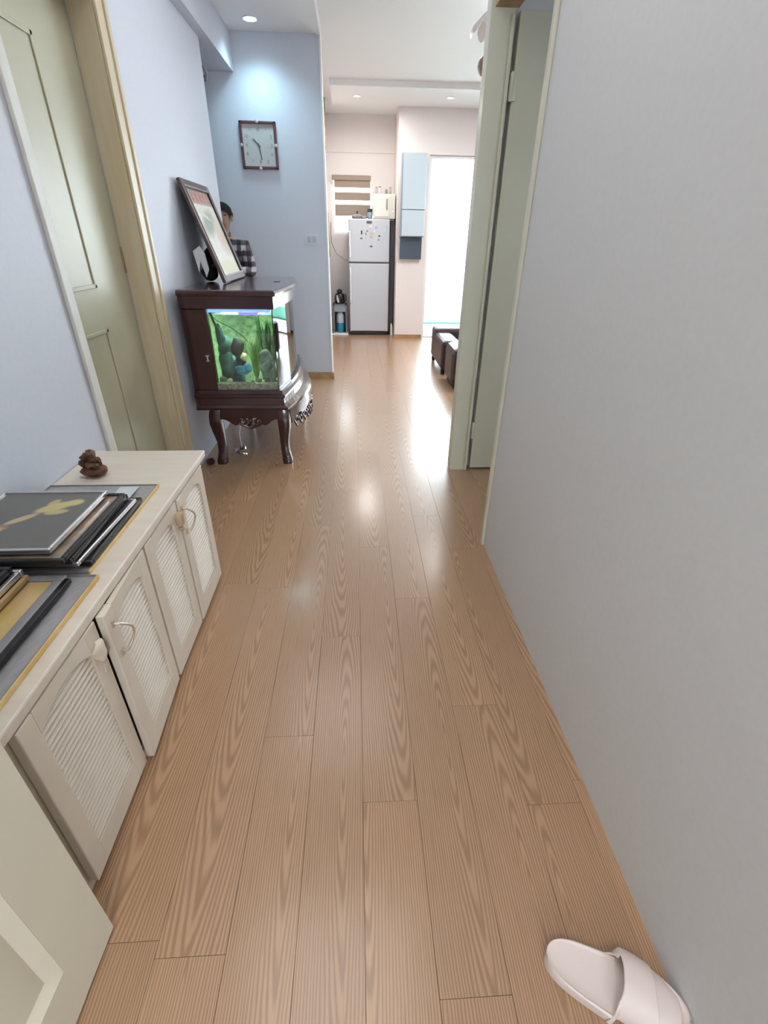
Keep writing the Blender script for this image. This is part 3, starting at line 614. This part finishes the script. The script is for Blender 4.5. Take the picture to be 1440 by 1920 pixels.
# bowed front apron, pierced by carving
def bx(y, bow=.09, xr=-.432): return xr + bow * math.sin(PI * (y - TY0) / (TY1 - TY0))
m = MB(); ns = 30
for k in range(ns):
    ya, yb = TY0 + .03 + 1.0 * k / ns, TY0 + .03 + 1.0 * (k + 1) / ns
    def prof(y):
        c = abs((y - 3.46) / .5); return .300 - .03 * (math.cos(c * 4 * PI) * .5 + .5) 
    vs = []
    for y in (ya, yb):
        b0 = prof(y)
        for dx in (0, -.018):
            for z, ex in ((.372, 0), (b0, .008)): vs.append((bx(y) + dx + ex, y, z))
    m.add(vs, [(0, 1, 5, 4), (2, 6, 7, 3), (1, 3, 7, 5), (0, 4, 6, 2), (0, 2, 3, 1), (4, 5, 7, 6)])
m.build('front_apron', 'dwood', tk)
m = MB()
for k in range(11):
    y = 3.04 + .084 * k; c = abs(k - 5) / 5; zc = .262 - .035 * (1 - c)
    t1 = (bx(y + .01) - bx(y - .01)) / .02; L = math.hypot(1, t1)
    m.tube(spiral(bx(y) + .004, y, zc, .034, 1.2, 1 if k % 2 else -1, (t1 / L, 1 / L)), .0075, 8)
    m.tube([(bx(y - .042) + .004, y - .042, zc + .02), (bx(y) + .006, y, zc - .036), (bx(y + .042) + .004, y + .042, zc + .02)], .007, 8)
m.build('front_carving', 'dwood', tk)
tag(MB().blob((-.80, 3.10, .028), (.04, .035, .028), 5, .3).blob((-.775, 3.06, .020), (.022, .02, .018), 8, .3).build('air_pump', 'silver'), 'small silvery crumpled pump on the floor under the fish tank', 'pump')
m = MB(); m.tube([(-.79, 3.1, .05), (-.80, 3.12, .14), (-.78, 3.16, .25), (-.78, 3.2, .369)], .003, 6); tag(m.build('pump_cable', 'white'), 'thin white cable hanging under the fish tank', 'cable')
tag(MB().blob((-.965, 2.93, .022), (.028, .028, .022), 12, .3).build('dark_bundle', 'dwood'), 'small dark bundle on the floor between tank leg and wall', 'bundle')

# ------------------------------------------------------------ leaning picture
lp = thing('leaning_picture', 'dark framed embroidered picture leaning on the wall on the fish tank', 'picture frame', (-.80, 3.63, 1.047))
wd = .60; ht = .57; ang = math.atan2(.185, .535)
Tl = Matrix.Translation((-.80, 3.33, 1.0525)) @ Matrix.Rotation(-ang, 4, 'Y') @ Matrix.Translation((-.022, 0, 0))
m = MB(); fw = .042; t = .022
for a in ((0, t, 0, fw, 0, ht), (0, t, wd - fw, wd, 0, ht), (0, t, fw, wd - fw, 0, fw), (0, t, fw, wd - fw, ht - fw, ht)): m.box(*a, T=Tl, bev=.005)
m.build('frame', 'fwood', lp)
m = MB(); g = .008
for a in ((.004, t + .003, fw - g, fw, fw - g, ht - fw + g), (.004, t + .003, wd - fw, wd - fw + g, fw - g, ht - fw + g), (.004, t + .003, fw, wd - fw, fw - g, fw), (.004, t + .003, fw, wd - fw, ht - fw, ht - fw + g)): m.box(*a, T=Tl)
m.build('inner_edge', 'greyframe', lp, label='grey inner edge')
MB().box(.002, .009, fw * .6, wd - fw * .6, fw * .6, ht - fw * .6, T=Tl).build('back_board', 'matblack', lp)
rp = random.Random(3)
def embroid(u, v):
    n = rp.random() * .22 - .05; c = (.70 + n, .66 + n * .9, .58 + n * .8)
    c = mixc(c, (.30, .36, .26), 1.2 * blobf(u, v, .45, .62, .42, .16, .3)); c = mixc(c, (.62, .48, .38), blobf(u, v, .8, .45, .3, .3)); c = mixc(c, (.68, .64, .42), 1.4 * blobf(u, v, .5, .08, .6, .12))
    c = mixc(c, (.66, .67, .58), 1.5 * blobf(u, v, .35, .72, .3, .035, -.25))
    if v > .84: c = (.44, .29, .24)
    if .87 < v < .97 and (int(u * 12) % 2 == 0 or rp.random() < .2) and .12 < u < .9: c = (.48, .10, .06) if rp.random() < .65 else c
    return c
A = Tl @ Vector((.0095, fw, fw)); B = Tl @ Vector((.0095, wd - fw, fw)); D = Tl @ Vector((.0095, fw, ht - fw))
printgrid('embroidery', A, B - A, D - A, 70, 70, embroid, lp)
# dark bag and white papers behind the picture
tag(MB().blob((-.94, 3.52, 1.096), (.045, .10, .049), 6, .16, 24, 16).blob((-.955, 3.60, 1.15), (.028, .07, .09), 2, .25, 24, 16).build('black_bag', 'matblack'), 'crumpled black bag on the fish tank behind the leaning picture', 'bag')
m = MB()
m.prism([(-.995, 1.22), (-.975, 1.10), (-.958, 1.17), (-.935, 1.075), (-.912, 1.12), (-.925, 1.21), (-.95, 1.25)], 'y', 3.395, 3.398); tag(m.build('white_paper', 'white'), 'pointed white papers sticking up behind the leaning picture', 'paper')

# ------------------------------------------------------------ clock, switch
ck = thing('wall_clock', 'square brown framed wall clock with grey face on the end wall', 'clock', (-.803, EY, 1.98))
m = MB(); X0, X1, Z0, Z1 = -.955, -.652, 1.815, 2.145; yy = EY - .028
for a in ((X0, X1, Z0, Z0 + .02), (X0, X1, Z1 - .02, Z1), (X0, X0 + .02, Z0, Z1), (X1 - .02, X1, Z0, Z1)): m.box(a[0], a[1], yy, EY - .001, a[2], a[3], bev=.004)
for k in range(4):
    cx, cz = ((X0 + X1) / 2, Z0 + .005) if k == 0 else ((X0 + X1) / 2, Z1 - .005) if k == 1 else (X0 + .006, (Z0 + Z1) / 2) if k == 2 else (X1 - .006, (Z0 + Z1) / 2)
m.build('frame', mat('red_brown_frame', (.10, .035, .045), .35, coat=.3), ck)
for cx, cz in (((X0 + X1) / 2, Z0 + .004), ((X0 + X1) / 2, Z1 - .004), (X0 + .006, (Z0 + Z1) / 2), (X1 - .006, (Z0 + Z1) / 2)):
    MB().lathe([(.001, -.004), (.013, -.003), (.013, .002), (.006, .005), (.001, .005)], 0, 0, 0, 14, T=Matrix.Translation((cx, yy - .003, cz)) @ Matrix.Rotation(PI / 2, 4, 'X')).build('stud', mat('pale_rose_metal', (.66, .55, .55), .3, metal=.4), ck)
MB().box(X0 + .018, X1 - .018, EY - .012, EY - .001, Z0 + .018, Z1 - .018).build('dial', mat('grey_dial', (.50, .50, .49), .5), ck)
CX, CZc = (X0 + X1) / 2, (Z0 + Z1) / 2
for h in range(1, 13):
    a = PI / 2 - h * PI / 6; k = .112 / max(abs(math.cos(a)) * 1.08, abs(math.sin(a)))
    text_mesh('numeral', str(h), .034, Matrix.Translation((CX + k * math.cos(a) - ck.location.x, -.013, CZc + k * math.sin(a) - ck.location.z)) @ Matrix.Rotation(PI / 2, 4, 'X'), 'greyframe', ck, .0006)
def hand(ang_, L, w_, nm, dy):
    m = MB(); T = Matrix.Translation((CX, EY - dy, CZc)) @ Matrix.Rotation(-ang_, 4, 'Y') if False else Matrix.Translation((CX, EY - dy, CZc)) @ Matrix.Rotation(ang_, 4, 'Y'); m.box(-w_, w_, -.001, .001, -.015, L, T=T); m.build(nm, 'slate', ck)
hand(math.radians(314), .065, .0042, 'hour_hand', .016); hand(math.radians(171), .10, .0032, 'minute_hand', .019)
MB().lathe([(.006, 0), (.006, .006)], 0, 0, 0, 12, T=Matrix.Translation((CX, EY - .022, CZc)) @ Matrix.Rotation(PI / 2, 4, 'X') ).build('hand_cap', 'slate', ck)
sw = thing('light_switch', 'white double light switch plate on the end wall', 'switch', (-.40, EY, 1.29))
MB().box(-.468, -.340, EY - .009, EY - .0005, 1.245, 1.33, bev=.003).build('plate', mat('switch_white', (.60, .64, .70), .35), sw)
for x in (-.440, -.393): MB().box(x, x + .036, EY - .013, EY - .0085, 1.262, 1.314, bev=.002).build('rocker', mat('rocker_grey', (.42, .46, .54), .35), sw)

# ------------------------------------------------------------ fridge and what stands round it
fr = thing('refrigerator', 'silver two door refrigerator in the kitchen niche', 'refrigerator', (.2, 8.1, 0))
MB().box(-.09, .50, 7.885, 8.37, .03, 1.545, bev=.008).build('body', mat('fridge_grey_body', (.28, .28, .30), .4), fr)
MB().box(-.09, .50, 7.84, 7.880, .055, .992, bev=.012).build('fridge_door', 'fridge', fr); MB().box(-.09, .50, 7.84, 7.880, 1.008, 1.548, bev=.012).build('freezer_door', 'fridge', fr)
MB().box(-.07, .48, 7.852, 7.90, .006, .05).build('plinth', 'matblack', fr)
for z0, z1 in ((.45, .94), (1.06, 1.40)): MB().box(-.078, -.056, 7.815, 7.842, z0, z1, bev=.006).build('handle', 'silver', fr)
MB().box(.17, .245, 7.836, 7.8405, 1.49, 1.522, bev=.001).build('badge', 'slate', fr)
rg = random.Random(11)
MG = [(.09, 1.36, .02, .045, (.02, .02, .03)), (.08, 1.30, .03, .015, (.05, .05, .06)), (.34, 1.33, .022, .022, (.03, .03, .05)), (.335, 1.285, .015, .015, (.04, .04, .05)), (.215, 1.20, .04, .02, (.16, .14, .15)), (.22, 1.32, .045, .065, (.48, .48, .32)),
      (.20, 1.44, .05, .022, (.66, .62, .64)), (.13, 1.42, .02, .03, (.6, .56, .56)), (.29, 1.43, .035, .03, (.45, .35, .60)), (.40, 1.38, .05, .08, (.42, .58, .64)), (.15, 1.35, .02, .03, (.30, .30, .34)), (.27, 1.38, .02, .03, (.68, .68, .68)), (.17, 1.39, .022, .02, (.2, .2, .2))]
LB = ['tall black fridge magnet at the left of the freezer door', 'short dark magnet under the tall black one on the freezer', 'round dark magnet at the right of the freezer door', 'tiny dark magnet under the round dark one', 'grey oval magnet lowest on the freezer door', 'pale yellow green magnet in the middle of the freezer door', 'white strip magnet near the top of the freezer door', 'pinkish white magnet left of the white strip', 'lilac magnet right of the white strip', 'large pale blue sheet on the right of the freezer door', 'grey magnet just left of the yellow green one', 'white square magnet up right of the yellow green one', 'small black magnet below the white strip']
for (x, z, w_, h_, c), lb in zip(MG, LB):
    tag(MB().box(x, x + w_, 7.833, 7.8398, z, z + h_, bev=.002).build('fridge_magnet', mat('magnet_%d%d%d' % tuple(int(q * 99) for q in c), c, .4)), lb, 'magnet')
bxm = thing('white_box', 'white box shaped oven standing on top of the fridge', 'oven', (.42, 8.0, 1.549))
MB().box(.262, .572, 7.86, 8.2, 1.551, 1.845, bev=.008).build('body', mat('cream_box', (.62, .62, .58), .4), bxm)
MB().box(.285, .49, 7.853, 7.861, 1.575, 1.82, bev=.003).build('door', mat('cream_box_door', (.66, .66, .61), .35), bxm); MB().box(.445, .462, 7.842, 7.855, 1.66, 1.79, bev=.004).build('handle', 'greyframe', bxm); MB().lathe([(.012, 0), (.012, .008)], 0, 0, 0, 12, T=Matrix.Translation((.535, 7.861, 1.64)) @ Matrix.Rotation(PI / 2, 4, 'X')).build('knob', 'white', bxm)
for k, (x, h_, c, lb) in enumerate(((.31, .085, (.40, .38, .38), 'tall grey jar leftmost on top of the white box'), (.36, .09, (.55, .55, .54), 'pale jar second from left on top of the white box'), (.45, .06, (.22, .2, .2), 'small dark jar in the middle on top of the white box'), (.505, .085, (.35, .33, .33), 'slim grey bottle rightmost on top of the white box'))):
    j = thing('jar', lb, 'jar', (x, 7.98, 1.846), 'jars on the white box'); mm = mat('jar_%d' % k, c, .3)
    MB().lathe([(.016, 0), (.018, .004), (.018, h_ * .7), (.012, h_ * .8), (.012, h_ * .85)], x, 7.98, 1.8465, 14).build('body', mm, j); MB().lathe([(.0145, h_ * .85), (.0145, h_), (.012, h_ + .002)], x, 7.98, 1.8465, 14).build('lid', 'greyframe', j)
pot = thing('cooking_pot', 'low dark lidded pot on the left of the fridge top', 'pot', (.03, 7.95, 1.549))
MB().lathe([(.07, 0), (.08, .01), (.08, .03), (.07, .04), (.03, .055), (.012, .06)], .04, 7.97, 1.55, 20).build('bowl', 'greyframe', pot); MB().lathe([(.012, .058), (.016, .075), (.010, .105), (.004, .11)], .04, 7.97, 1.55, 12).build('lid_knob', 'dwood', pot)
tag(MB().lathe([(.035, 0), (.045, .01), (.05, .035), (.046, .035), (.04, .012)], .14, 7.93, 1.55, 18).build('bowl', 'silver'), 'small silvery bowl between the pot and the green jar on the fridge', 'bowl')
gj = thing('green_jar', 'dark green topped glass jar beside the white box on the fridge', 'jar', (.22, 7.92, 1.549)); MB().lathe([(.03, 0), (.035, .005), (.035, .075), (.03, .085)], .218, 7.93, 1.55, 16).build('body', 'bluegrey', gj); MB().lathe([(.037, .085), (.037, .115), (.03, .12)], .218, 7.93, 1.55, 16).build('lid', mat('dark_green_lid', (.02, .06, .05), .4), gj)
tag(MB().box(.508, .578, 7.90, 8.36, .0, 1.53, bev=.003).build('gap_shade_board', 'dark'), 'tall dark board standing in for the shaded gap between the fridge and the wall', 'board')  # dark slab in place of the shadow between fridge and wall
tag(MB().tube([(.555, 7.83, .0), (.55, 7.84, .14), (.545, 7.85, .17)], [.022, .016, .008], 10).build('white_bottle', 'white'), 'slim white bottle on the floor right of the fridge', 'bottle')
# water dispenser left of the fridge
st = thing('bottle_stand', 'grey open stand left of the fridge', 'stand', (-.24, 7.95, 0))
m = MB(); m.box(-.345, -.325, 7.86, 8.1, 0.024, .44).box(-.155, -.135, 7.86, 8.1, .024, .44).box(-.345, -.135, 7.86, 8.1, .42, .44).box(-.345, -.135, 8.085, 8.1, .024, .42); m.build('frame', mat('stand_grey', (.16, .17, .18), .4), st)
MB().box(-.325, -.155, 7.87, 8.08, .33, .42).build('upper_box', 'bluegrey', st)
tag(MB().box(-.39, -.12, 7.82, 8.11, .0, .022, bev=.003).build('white_tray', 'white'), 'white tray on the floor under the bottle stand', 'tray')
bo = thing('water_bottle', 'clear bottle with teal bottom standing in the grey stand', 'bottle', (-.24, 7.93, .024)); MB().lathe([(.052, 0), (.06, .01), (.06, .12), (.058, .14)], -.24, 7.945, .0245, 18).build('teal_base', 'teal', bo); MB().lathe([(.058, .14), (.06, .15), (.06, .25), (.04, .29), (.03, .30)], -.24, 7.945, .0245, 18).build('body', mat('pale_blue_plastic', (.42, .50, .58), .3), bo)
ke = thing('kettle', 'black kettle with silver front on top of the grey stand', 'kettle', (-.24, 7.95, .441)); MB().lathe([(.07, 0), (.078, .01), (.078, .09), (.06, .135), (.03, .15)], -.24, 7.95, .4415, 20).build('body', 'black', ke)
MB().lathe([(.03, .15), (.042, .155), (.04, .18), (.015, .20)], -.24, 7.95, .4415, 16).build('lid', 'black', ke); MB().tube([(-.275, 7.87, .56), (-.27, 7.862, .51), (-.255, 7.864, .46)], [.012, .018, .016], 8).build('silver_panel', 'silver', ke); MB().tube([(-.165, 7.95, .57), (-.145, 7.95, .55), (-.143, 7.95, .49), (-.163, 7.95, .465)], .008, 8).build('handle', 'black', ke)
m = MB(); m.tube([(-.33, 7.80, 1.50), (-.335, 7.80, 1.38), (-.33, 7.80, 1.25), (-.27, 7.83, 1.12), (-.17, 7.83, 1.05), (-.10, 7.84, 1.03)], .006, 6); tag(m.build('power_cord', 'greyframe'), 'dark power cord drooping from the kitchen wall to the fridge', 'cord')
tag(MB().box(-.394, -.360, 7.84, 8.0, 1.06, 1.62, bev=.01).build('hanging_towel', mat('tan_towel', (.45, .36, .25), .9)), 'tan towel hanging on the kitchen wall left of the fridge', 'towel')
# wall cabinet by the balcony door
wc = thing('wall_cabinet', 'blue white glossy wall cabinet left of the balcony door', 'cabinet', (.78, 7.5, 1.33))
MB().box(.618, .935, 7.45, 7.598, 1.335, 2.255).build('body', 'bluegrey', wc)
MB().box(.632, .935, 7.434, 7.449, 1.652, 2.25, bev=.002).build('door', 'glosswhite', wc); MB().box(.632, .935, 7.434, 7.449, 1.345, 1.642, bev=.002).build('door', 'glosswhite', wc)
tag(MB().box(.625, .925, 7.53, 7.599, 1.065, 1.33, bev=.004).build('slate_panel', 'slate'), 'dark slate blue panel under the glossy wall cabinet', 'panel')
# curtain rod end in the passage
tag(MB().tube([(-1.062, 4.6, 2.36), (-1.045, 4.6, 2.315), (-1.06, 4.6, 2.27)], .012, 8).tube([(-1.06, 4.6, 2.30), (-1.30, 4.62, 2.31)], .010, 8).tube([(-1.30, 4.62, 2.31), (-1.30, 4.62, BZ)], .01, 8).build('curtain_rod', 'greyframe'), 'dark curtain rod end in the shaded passage under the beam', 'rod')

# ------------------------------------------------------------ sofa
sf = thing('sofa', 'dark brown leather sofa with its arm towards the hall', 'sofa', (1.8, 6.0, 0))
MB().box(.93, 3.0, 5.88, 6.15, .05, .40, bev=.035).build('backrest', 'leather', sf)
MB().box(.925, 1.13, 5.30, 5.90, .05, .36, bev=.04).build('arm', 'leather', sf)
MB().box(1.13, 3.0, 5.32, 5.88, .05, .30, bev=.04).build('seat', 'leather', sf)
for x in (.96, 2.9):
    for y in (5.36, 6.08): MB().lathe([(.02, 0), (.025, .05)], x, y, 0, 12).build('leg', 'matblack', sf)
ot = thing('ottoman', 'rounded dark brown leather ottoman in front of the sofa', 'ottoman', (1.35, 4.95, 0))
m = MB(); m.box(.935, 1.75, 4.70, 5.17, .035, .395, bev=.06); m.build('cushion', 'leather', ot); MB().box(.97, 1.71, 4.74, 5.13, .0, .034).build('plinth', 'matblack', ot)
MB().tube([(.934, 4.77, .32), (.934, 5.10, .32)], .004, 6).build('seam', 'leather', ot)

# ------------------------------------------------------------ slipper
sl = thing('slipper', 'pale pink foam slipper on the floor by the right wall', 'slipper', (.40, .372, 0), rz=math.radians(-26))
def half(u): # half width along length 0..1 (heel..toe)
    return .5 * (.078 + .026 * max(0, math.sin(PI * min(1, u * 1.0) ** 1.6))) * (max(0, 1 - abs((u - .5) / .5) ** 5.0)) ** .5
LN = .262; m = MB(); N = 36; vs = []; fs = []
rows = []
for i in range(N + 1):
    u = .5 - .5 * math.cos(PI * i / N); hw = max(half(u), .0008); x = -.028 + LN * u; cy = .012 * math.sin(PI * u) ** 2 * (1 if u > .5 else -.3)
    zt_ = .026 + .006 * (1 - u) + (.010 * max(0, u - .8) / .2)
    q = [(-hw * .95, .0), (-hw, .008), (-hw, zt_), (-hw * .93, zt_ + .003), (-hw * .85, zt_ - .003), (0, zt_ - .006), (hw * .85, zt_ - .003), (hw * .93, zt_ + .003), (hw, zt_), (hw, .008), (hw * .95, 0)]
    rows.append([(x, cy + a, b) for a, b in q])
K = len(rows[0])
for r_ in rows: vs += r_
for i in range(N):
    for j in range(K): k = (j + 1) % K; fs.append((i * K + j, i * K + k, (i + 1) * K + k, (i + 1) * K + j))
m.add(vs, fs, True); m.build('sole', 'slip', sl, local=True)
def upper(name, ufn0, ufn1, h0, h1, grow, nA=14, nB=24):
    V = []; F = []
    for i in range(nA + 1):
        for j in range(nB + 1):
            a = PI * j / nB; t = i / nA; u = ufn0(a) * (1 - t) + ufn1(a) * t; hw = half(min(u, .965)) + .0025 + grow
            cy = .012 * math.sin(PI * u) ** 2 * (1 if u > .5 else -.3); hh = (h0 + (h1 - h0) * t) + grow
            c, q = math.cos(a), math.sin(a); V.append((-.028 + LN * u, cy + hw * (abs(c) ** .8) * (1 if c > 0 else -1), .006 + hh * q ** .75))
    for i in range(nA):
        for j in range(nB): F.append((i * (nB + 1) + j, i * (nB + 1) + j + 1, (i + 1) * (nB + 1) + j + 1, (i + 1) * (nB + 1) + j))
    o = MB().add(V, F, True).build(name, 'slip', sl, local=True)
    so = o.modifiers.new('thickness', 'SOLIDIFY'); so.thickness = .0045; so.offset = 0
    su = o.modifiers.new('smooth', 'SUBSURF'); su.levels = 1; su.render_levels = 1
    return o
upper('strap', lambda a: .43 + .10 * math.sin(a) - .02 * math.cos(a), lambda a: .76 - .03 * math.cos(a), .060, .050, .0)
upper('toe_band', lambda a: .70 - .03 * math.cos(a), lambda a: .925 + .015 * math.sin(a), .049, .030, -.0015)

# ------------------------------------------------------------ person behind the tank
def skinmesh(name, joints, edges, radii, material, parent, sub=2, root=0):
    me = bpy.data.meshes.new(name); me.from_pydata([Vector(j) for j in joints], edges, []); o = bpy.data.objects.new(name, me); C.objects.link(o)
    sk = o.modifiers.new('s', 'SKIN'); 
    for i, r in enumerate(radii): me.skin_vertices[0].data[i].radius = r if isinstance(r, tuple) else (r, r); me.skin_vertices[0].data[i].use_root = (i == root)
    sb = o.modifiers.new('u', 'SUBSURF'); sb.levels = sub; sb.render_levels = sub
    bpy.context.view_layer.update(); m2 = bpy.data.meshes.new_from_object(o.evaluated_get(bpy.context.evaluated_depsgraph_get())); bpy.data.objects.remove(o)
    m2.materials.clear(); m2.materials.append(M[material]); 
    for p in m2.polygons: p.use_smooth = True
    n = bpy.data.objects.new(name, m2); C.objects.link(n)
    if parent: n.parent = parent
    return n
pe = thing('person', 'person with short black hair in a dark plaid shirt looking down behind the tank', 'person', (-1.10, 4.70, 0))
# local coordinates: x = image right, y away, facing the camera (-y), turned a little right
J = [(0, 0, .84), (0, 0, .98), (0, .01, 1.12), (0, .02, 1.24), (0, .01, 1.30), (.005, -.015, 1.335), (.012, -.035, 1.39), (.016, -.045, 1.455), (.012, -.035, 1.50),
     (.155, .02, 1.235), (.205, -.01, 1.03), (.10, -.20, 1.06), (.055, -.235, 1.075),
     (-.155, .02, 1.235), (-.205, -.01, 1.03), (-.10, -.20, 1.06), (-.055, -.235, 1.075),
     (.085, 0, .80), (.095, -.015, .45), (.10, .01, .09), (.105, -.10, .03), (-.085, 0, .80), (-.095, -.015, .45), (-.10, .01, .09), (-.105, -.10, .03)]
Ed = [(0, 1), (1, 2), (2, 3), (3, 4), (4, 5), (5, 6), (6, 7), (7, 8), (3, 9), (9, 10), (10, 11), (11, 12), (3, 13), (13, 14), (14, 15), (15, 16), (0, 17), (17, 18), (18, 19), (19, 20), (0, 21), (21, 22), (22, 23), (23, 24)]
Rd = [(.13, .10), (.12, .09), (.14, .095), (.12, .08), .048, .046, (.066, .072), (.072, .084), (.060, .074), .050, .038, .027, .024, .050, .038, .027, .024, .075, .050, .036, .030, .075, .050, .036, .030]
body = skinmesh('body', J, Ed, Rd, 'skin', pe)
# face
hc = Vector((.016, -.045, 1.437))
m = MB(); m.blob((hc.x + .016, hc.y - .088, hc.z - .012), (.011, .020, .020), 1, 0, 8, 6).build('nose', 'skin', pe, local=True)
for s in (-1, 1):
    MB().blob((hc.x + .016 + s * .027, hc.y - .074, hc.z + .014), (.012, .007, .0055), 1, 0, 10, 6).build('eye', 'matblack', pe, local=True)
    MB().blob((hc.x + s * .076, hc.y + .005, hc.z), (.010, .018, .030), 1, .1, 8, 6).build('ear', 'skin', pe, local=True)
MB().blob((hc.x + .012, hc.y - .074, hc.z - .046), (.022, .008, .007), 1, 0, 10, 6).build('mouth', mat('lips', (.34, .12, .10), .5), pe, local=True)
m = MB(); vs = []; fs = []; n, mm_ = 24, 12
for i in range(mm_ + 1):
    th = i / mm_ * 1.78
    for j in range(n):
        a = 2 * PI * j / n; front = max(0, -math.sin(a)); t2 = th * (1 - .33 * front); k = 1 + .035 * math.sin(11 * a + i * 2.4) * math.sin(t2)
        vs.append((hc.x + .086 * k * math.sin(t2) * math.cos(a), hc.y + .006 + .100 * k * math.sin(t2) * math.sin(a), hc.z + .018 + .092 * k * math.cos(t2)))
for i in range(mm_):
    for j in range(n): q = (j + 1) % n; fs.append((i * n + j, (i + 1) * n + j, (i + 1) * n + q, i * n + q))
m.add(vs, fs, True); m.build('hair', 'hair', pe, local=True)
# shirt as a slightly fuller skin
sj = [(0, 0, .80), (0, 0, .95), (0, .01, 1.10), (0, .02, 1.235), (.002, .01, 1.285), (.155, .02, 1.235), (.208, -.01, 1.025), (.12, -.17, 1.055), (-.155, .02, 1.235), (-.208, -.01, 1.025), (-.12, -.17, 1.055)]
shirt = skinmesh('shirt', sj, [(0, 1), (1, 2), (2, 3), (3, 4), (3, 5), (5, 6), (6, 7), (3, 8), (8, 9), (9, 10)], [(.15, .12), (.15, .115), (.16, .115), (.14, .10), .066, .064, .054, .044, .064, .054, .044], 'fabric', pe, 4)
a = shirt.data.color_attributes.new('print', 'FLOAT_COLOR', 'POINT')
for i, v in enumerate(shirt.data.vertices):
    p = (int((v.co.x + 5) / .035) % 2) + (int((v.co.z + 5) / .04) % 2); a.data[i].color = ((.012, .012, .018, 1), (.07, .06, .08, 1), (.42, .36, .40, 1))[p]
tj = [(0, 0, .84), (.085, 0, .78), (.095, -.012, .45), (.10, .01, .10), (-.085, 0, .78), (-.095, -.012, .45), (-.10, .01, .10)]
skinmesh('trousers', tj, [(0, 1), (1, 2), (2, 3), (0, 4), (4, 5), (5, 6)], [(.14, .11), .088, .062, .052, .088, .062, .052], mat('x', (.03, .03, .05), .8) and 'slate', pe)
for s in (-1, 1):
    MB().blob((s * .105, -.05, .034), (.045, .115, .034), 2, .05).build('shoe', 'matblack', pe, local=True)
    hx = s * .05
    for f_ in range(4):
        o_ = Vector((hx * (1 if f_ else 1) - s * .004 * f_, -.235 - .001 * f_, 1.09 - .018 * f_)); m = MB(); ln_ = (.036, .040, .038, .030)[f_]
        m.tube([o_, o_ + Vector((-s * .010, -ln_ * .5, .004)), o_ + Vector((-s * .026, -ln_ * .7, .0)), o_ + Vector((-s * .036, -ln_ * .5, -.004))], [.009, .0085, .008, .006], 8); m.build('finger', 'skin', pe, local=True)
    m = MB(); o_ = Vector((hx, -.225, 1.10)); m.tube([o_, o_ + Vector((-s * .012, -.015, .02)), o_ + Vector((-s * .022, -.03, .028))], [.010, .009, .007], 8); m.build('thumb', 'skin', pe, local=True)
ph = MB().box(-1.10 - .035, -1.10 + .035, 4.70 - .292, 4.70 - .284, 1.03, 1.17, bev=.002).build('phone', 'matblack'); tag(ph, 'dark phone held by the person behind the tank', 'phone')
